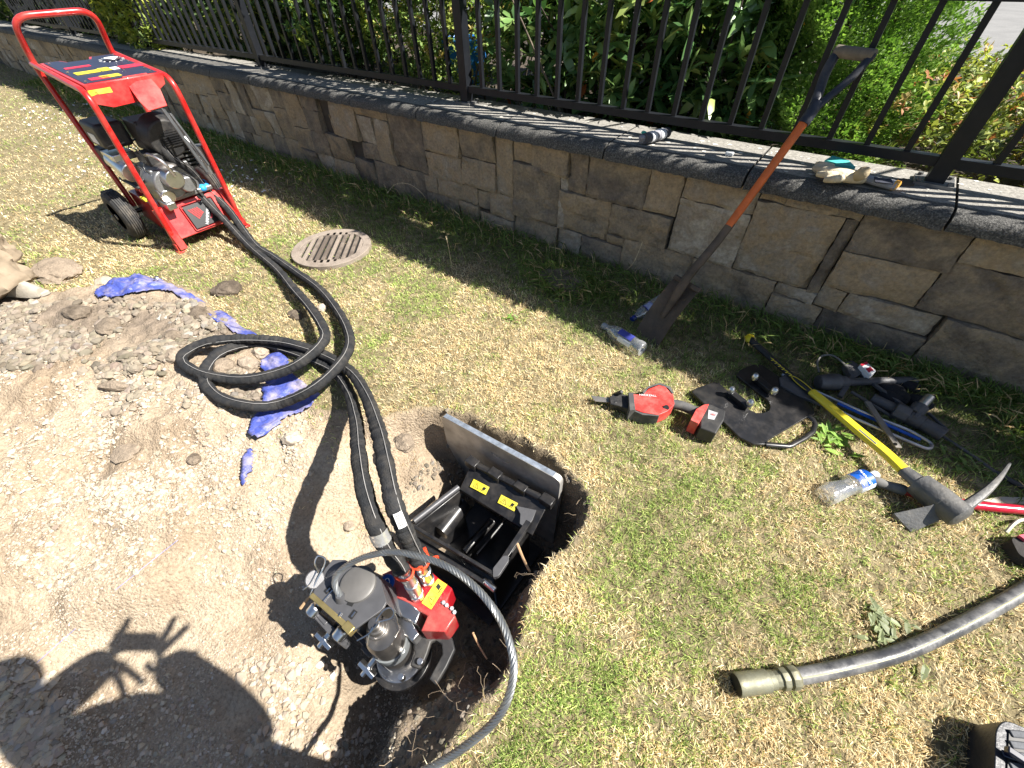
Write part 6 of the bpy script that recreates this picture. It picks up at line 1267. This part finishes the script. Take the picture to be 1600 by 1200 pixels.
stalk('slanting dry stalk leaning against the wall near the turf lump', [GV(975, 425, .02), WY(990, 410, 1.98), WY(1004, 378, 2.0)])

# ------------------------------------------------------------ people
def skin_body(name, joints, edges, mt, parent, sub=2):
    me = bpy.data.meshes.new(name); me.from_pydata([j[:3] for j in joints], edges, []); o = link(name, me, mt, parent)
    s = o.modifiers.new('skin', 'SKIN'); sv = me.skin_vertices[0].data
    for i, j in enumerate(joints): sv[i].radius = (j[3], j[4] if len(j) > 4 else j[3])
    sv[0].use_root = True; s.use_smooth_shade = True; s.branch_smoothing = .6
    d = o.modifiers.new('sub', 'SUBSURF'); d.levels = sub; d.render_levels = sub; return o
TAN = mat('tan_trousers', (.235, .185, .13), .9, 0, .12, 20, bump=.004, bscale=30); SHOE = mat('pale_shoes', (.30, .265, .215), .85, 0, .12, 40, bump=.002, bscale=120); SKINM = mat('skin', (.45, .26, .18), .6); SHIRT = mat('work_shirt', (.12, .14, .18), .9, bump=.003)
def shoe(mb, heel, toe, z):
    h, t = Vector(heel), Vector(toe); d = (t - h); L_ = d.length; a = d.normalized(); b = V(-a.y, a.x, 0)
    n_, k = 12, 10; vs = []
    for i in range(n_ + 1):
        u = i / n_; w = .042 * (math.sin(min(u * 1.6 + .35, 1.57)) if u < .75 else math.cos((u - .75) * 4.2) ** .6) ; top = .10 * (1 - u) ** .8 + .045 * (1 if u < .9 else .8); c = h + a * L_ * u
        for q in range(k): t_ = 6.283 * q / k; y = math.cos(t_) * max(w, .01); zz_ = math.sin(t_); vs.append(c + b * y + V(0, 0, z + (.0 if zz_ < 0 else top * zz_) + (.0 if zz_ >= 0 else 0)))
    fs = [(i * k + q, i * k + (q + 1) % k, (i + 1) * k + (q + 1) % k, (i + 1) * k + q) for i in range(n_) for q in range(k)] + [tuple(range(k - 1, -1, -1)), tuple(n_ * k + q for q in range(k))]
    mb.add(vs, fs)
# worker at the left edge: only trouser legs and shoes are in view
F1h, F1t = GV(8, 466, .02), GV(78, 470, .02); F2h, F2t = GV(-22, 424, .02), GV(46, 428, .02); F3h, F3t = GV(-45, 492, .02), GV(22, 497, .02)
wk = thing('person', 'person in baggy tan trousers and pale shoes standing at the left edge', 'person', GV(-20, 440, 0))
mb = MB(); z0 = float(height(F1h.x, F1h.y)); d = (F1t - F1h); d.z = 0; L1 = .27; a1 = d.normalized()
tA = V(F1t.x, F1t.y, 0); hA = tA - a1 * .29; tB = V(F2t.x, F2t.y, 0); hB = tB - a1 * .29
for h_, t_ in ((hA, tA), (hB, tB)):
    mb = MB(); shoe(mb, h_, t_, float(height(t_.x, t_.y)) + .012); so_ = mb.build('shoe', SHOE, wk)
    ml = MB(); ml.prism(rpoly([h_ + V(-.0, -.04, 0), t_ + V(0, -.03, 0), t_ + a1 * .01, t_ + V(0, .035, 0), h_ + V(0, .04, 0)], .03), (0, 0, .022)); o = ml.build('sole', mat('shoe_sole', (.34, .31, .27), .8), so_, .004); o.location.z += float(height(t_.x, t_.y)) + .001
back = -a1; pel = (hA + hB) / 2 + back * .30 + V(0, 0, .95)
aA = hA + a1 * .10; aB = hB + a1 * .10
J = [(pel.x, pel.y, pel.z, .15, .13), (pel.x, pel.y, 1.2, .15, .12), (pel.x, pel.y, 1.42, .17, .11), (pel.x, pel.y, 1.54, .06, .06)]
lat_ = V(-a1.y, a1.x, 0)
sgA = 1 if (aA - pel).dot(lat_) > 0 else -1
for sg, ft in ((sgA, aA), (-sgA, aB)):
    i0 = len(J); hip = pel + lat_ * sg * .1 - V(0, 0, .06); kn = (hip + V(ft.x, ft.y, .1)) / 2 + a1 * .05; J += [(hip.x, hip.y, hip.z, .105), (kn.x, kn.y, .5, .085), ((kn.x + ft.x) / 2, (kn.y + ft.y) / 2, .26, .088), (ft.x, ft.y, .15, .115), (ft.x + a1.x * .03, ft.y + a1.y * .03, .09, .112)]
Ed = [(0, 1), (1, 2), (2, 3), (0, 4), (4, 5), (5, 6), (6, 7), (7, 8), (0, 9), (9, 10), (10, 11), (11, 12), (12, 13)]
skin_body('body', J, Ed, TAN, wk)
for ft, ki in ((J[7], J[5]), (J[12], J[10])):
    a_ = Vector(ft[:3]) - V(0, 0, .075) + a1 * .02; b_ = Vector(ki[:3]); mid_ = a_.lerp(b_, .45) + a1 * .02
    mb = MB(); path_ = crom([a_, a_.lerp(mid_, .4), mid_, b_], 14); mb.tube(path_, .118, 36, rfun=lambda q: 1.0 + .10 * math.exp(-((q - .12) / .12) ** 2) - .08 * q)
    v2 = []
    for p in mb.v:
        p = Vector(p); ax_p = a_ + (b_ - a_) * max(0, min(1, (p.z - a_.z) / (b_.z - a_.z))); rd_ = p - ax_p; rd_.z = 0
        t_ = math.atan2(rd_.y, rd_.x); fo = float(fbm(t_ * .9 + 5, p.z * 3.2 + .4 * math.sin(t_ * 2), 3.2, 4, 7)) - .5; fo2 = abs(float(fbm(t_ * .5 + 9, (p.z + .05 * math.sin(t_)) * 7, 2.6, 3, 17)) - .5)
        v2.append(p + rd_.normalized() * (fo * .055 - fo2 * .05 + .006))
    mb.v = v2; mb.build('trouser_leg', TAN, wk)
ud = [(pel.x, pel.y, 1.0, .165, .135), (pel.x, pel.y, 1.22, .16, .13), (pel.x, pel.y, 1.43, .175, .115), (pel.x, pel.y, 1.53, .07)]; ue = [(0, 1), (1, 2), (2, 3)]
for sg in (-1, 1):
    s0 = V(pel.x, pel.y, 1.44) + lat_ * sg * .2; e0_ = s0 + V(0, 0, -.28) + lat_ * sg * .05; h0_ = e0_ + V(0, 0, -.25) + a1 * .08; k = len(ud); ud += [(*s0, .06), (*e0_, .05), (*h0_, .04)]; ue += [(2, k), (k, k + 1), (k + 1, k + 2)]
skin_body('shirt', ud, ue, SHIRT, wk)
mb = MB(); hc_ = V(pel.x, pel.y, 1.68); mb.ball(hc_, (.078, .09, .115), 18, 12); mb.ball(hc_ + a1 * .09 - V(0, 0, .02), (.018, .018, .022), 8, 6); mb.build('head', SKINM, wk)
mb = MB(); mb.ball(hc_ + V(0, 0, .05), (.085, .098, .08), 16, 8); mb.build('hair', mat('brown_hair', (.04, .025, .015), .8), wk)
# the photographer, whose shadow falls across the pit floor
ph = thing('person', 'person holding up a phone above the near edge of the pit', 'person', (.12, -.42, -.3))
fh_ = V(-.6188, .7856, 0); rt_ = V(.7856, .6188, 0); upc = V(RX[0][1], RX[1][1], RX[2][1]) * -1; fwd = V(RX[0][2], RX[1][2], RX[2][2]); rc_ = V(RX[0][0], RX[1][0], RX[2][0])
C0 = V(0, 0, H); phc = C0 - fwd * .012 + rc_ * .06 - upc * .01
mb = MB(); mb.box(phc, (.15, .065, .008), axes=(rc_, upc, fwd)); mb.build('phone', BPLAS, ph, .003)
PZ = -.33
bc = C0 - fh_ * .26 + rt_ * .09; bc.z = 0
J = [(bc.x, bc.y, .68, .19, .13), (bc.x, bc.y, .95, .19, .12), (bc.x, bc.y, 1.22, .24, .12)]
nk = bc + fh_ * .06; J += [(nk.x, nk.y, 1.32, .06)]
E_ = [(0, 1), (1, 2), (2, 3)]
for sg in (-1, 1):
    hp_ = bc + rt_ * sg * .11; k = len(J); J += [(hp_.x, hp_.y, .55, .11), (hp_.x + fh_.x * .03, hp_.y + fh_.y * .03, .12, .075), (hp_.x, hp_.y, PZ + .08, .05), (hp_.x + fh_.x * .16, hp_.y + fh_.y * .16, PZ + .03, .04)]; E_ += [(0, k), (k, k + 1), (k + 1, k + 2), (k + 2, k + 3)]
hands = []
for sg in (-1, 1):
    s0 = bc + rt_ * sg * .21 + V(0, 0, 1.22); hnd = phc + rc_ * sg * (.115 if sg > 0 else .06) - fwd * .035 - upc * .03; el0 = C0 + rt_ * (.40 if sg > 0 else -.24) - fh_ * .22 - V(0, 0, .24 if sg > 0 else .1)
    k = len(J); J += [(*s0, .10), (*el0, .085), (*(el0.lerp(hnd, .75)), .065), (*hnd, .058)]; E_ += [(2, k), (k, k + 1), (k + 1, k + 2), (k + 2, k + 3)]; hands.append((hnd, sg, el0))
skin_body('body', J, E_, SHIRT, ph)
for hnd, sg, el0 in hands:
    mb = MB()
    for q, (o1_, L_) in enumerate(((.036, .12), (.012, .14), (-.013, .13), (-.036, .10))):
        b_ = hnd + upc * o1_ - rc_ * sg * .01; dirs = (upc * (.45 + o1_ * 22) + rc_ * sg * .8 + fwd * .1).normalized() if sg > 0 else (-rc_ * sg * .5 + upc * (o1_ * 20)).normalized()
        mb.tube(crom([b_, b_ + dirs * L_ * .5, b_ + dirs * L_ - fwd * .012], 4), .0135, 8, rfun=lambda t: 1 - .3 * t)
    tb0 = hnd - upc * .03; mb.tube(crom([tb0, tb0 - rc_ * sg * .03 - upc * .01, tb0 - rc_ * sg * .05 + upc * .01], 4), .0105, 8); mb.build('fingers', SKINM, ph)
mb = MB(); hc_ = C0 - fh_ * .23 - rt_ * .09 + V(0, 0, .20); mb.ball(hc_, (.08, .09, .115), 18, 12); mb.build('head', SKINM, ph)
mb = MB(); mb.lathe(hc_ + V(0, 0, .03), hc_ + V(0, 0, .13), [(0, .10), (.5, .092), (1, .04)], 20); mb.cyl(hc_ + V(0, 0, .03), hc_ + V(0, 0, .04), .13, n=24); mb.build('hat', SHIRT, ph)

# ------------------------------------------------------------ tidy: separate joined repeats, turn lettering into meshes
def explode(o):
    me = o.data; n = len(me.vertices); par = list(range(n))
    def find(a):
        while par[a] != a: par[a] = par[par[a]]; a = par[a]
        return a
    for p in me.polygons:
        vs = p.vertices; r = find(vs[0])
        for v in vs[1:]: par[find(v)] = r
    groups = {}
    for p in me.polygons: groups.setdefault(find(p.vertices[0]), []).append([list(p.vertices), p.use_smooth])
    if len(groups) < 2: return
    keys = list(groups); base = o.name.split('.')[0]
    for k in keys:
        used = sorted({v for f_, _ in groups[k] for v in f_}); mp = {v: i for i, v in enumerate(used)}
        m2_ = bpy.data.meshes.new(base); m2_.from_pydata([me.vertices[v].co[:] for v in used], [], [[mp[v] for v in f_] for f_, _ in groups[k]]); finish(m2_, True)
        [m2_.materials.append(x) for x in me.materials]
        if k == keys[0]: o.data = m2_
        else: c_ = o.copy(); c_.data = m2_; COL.objects.link(c_); c_.parent = o.parent
for o in list(bpy.data.objects):
    if o.type == 'MESH' and o.parent and o.name.split('.')[0] in ('label', 'pin', 'socket_screw', 'bolt', 'screw', 'slot', 'slider', 'clamp_plate', 'terminal_cap', 'guide_rod', 'notch_block') and len(o.data.vertices) < 4000: explode(o)
dg = bpy.context.evaluated_depsgraph_get()
for o in [o for o in bpy.data.objects if o.type == 'FONT']:
    me = bpy.data.meshes.new_from_object(o.evaluated_get(dg)); mt_ = o.data.materials[0]; nm = o.name; pa = o.parent; ml_ = o.matrix_local.copy(); bpy.data.objects.remove(o)
    o = bpy.data.objects.new('lettering', me); COL.objects.link(o); o.parent = pa; o.matrix_local = ml_; o['kind'] = 'stuff'
    if not me.materials: me.materials.append(mt_)
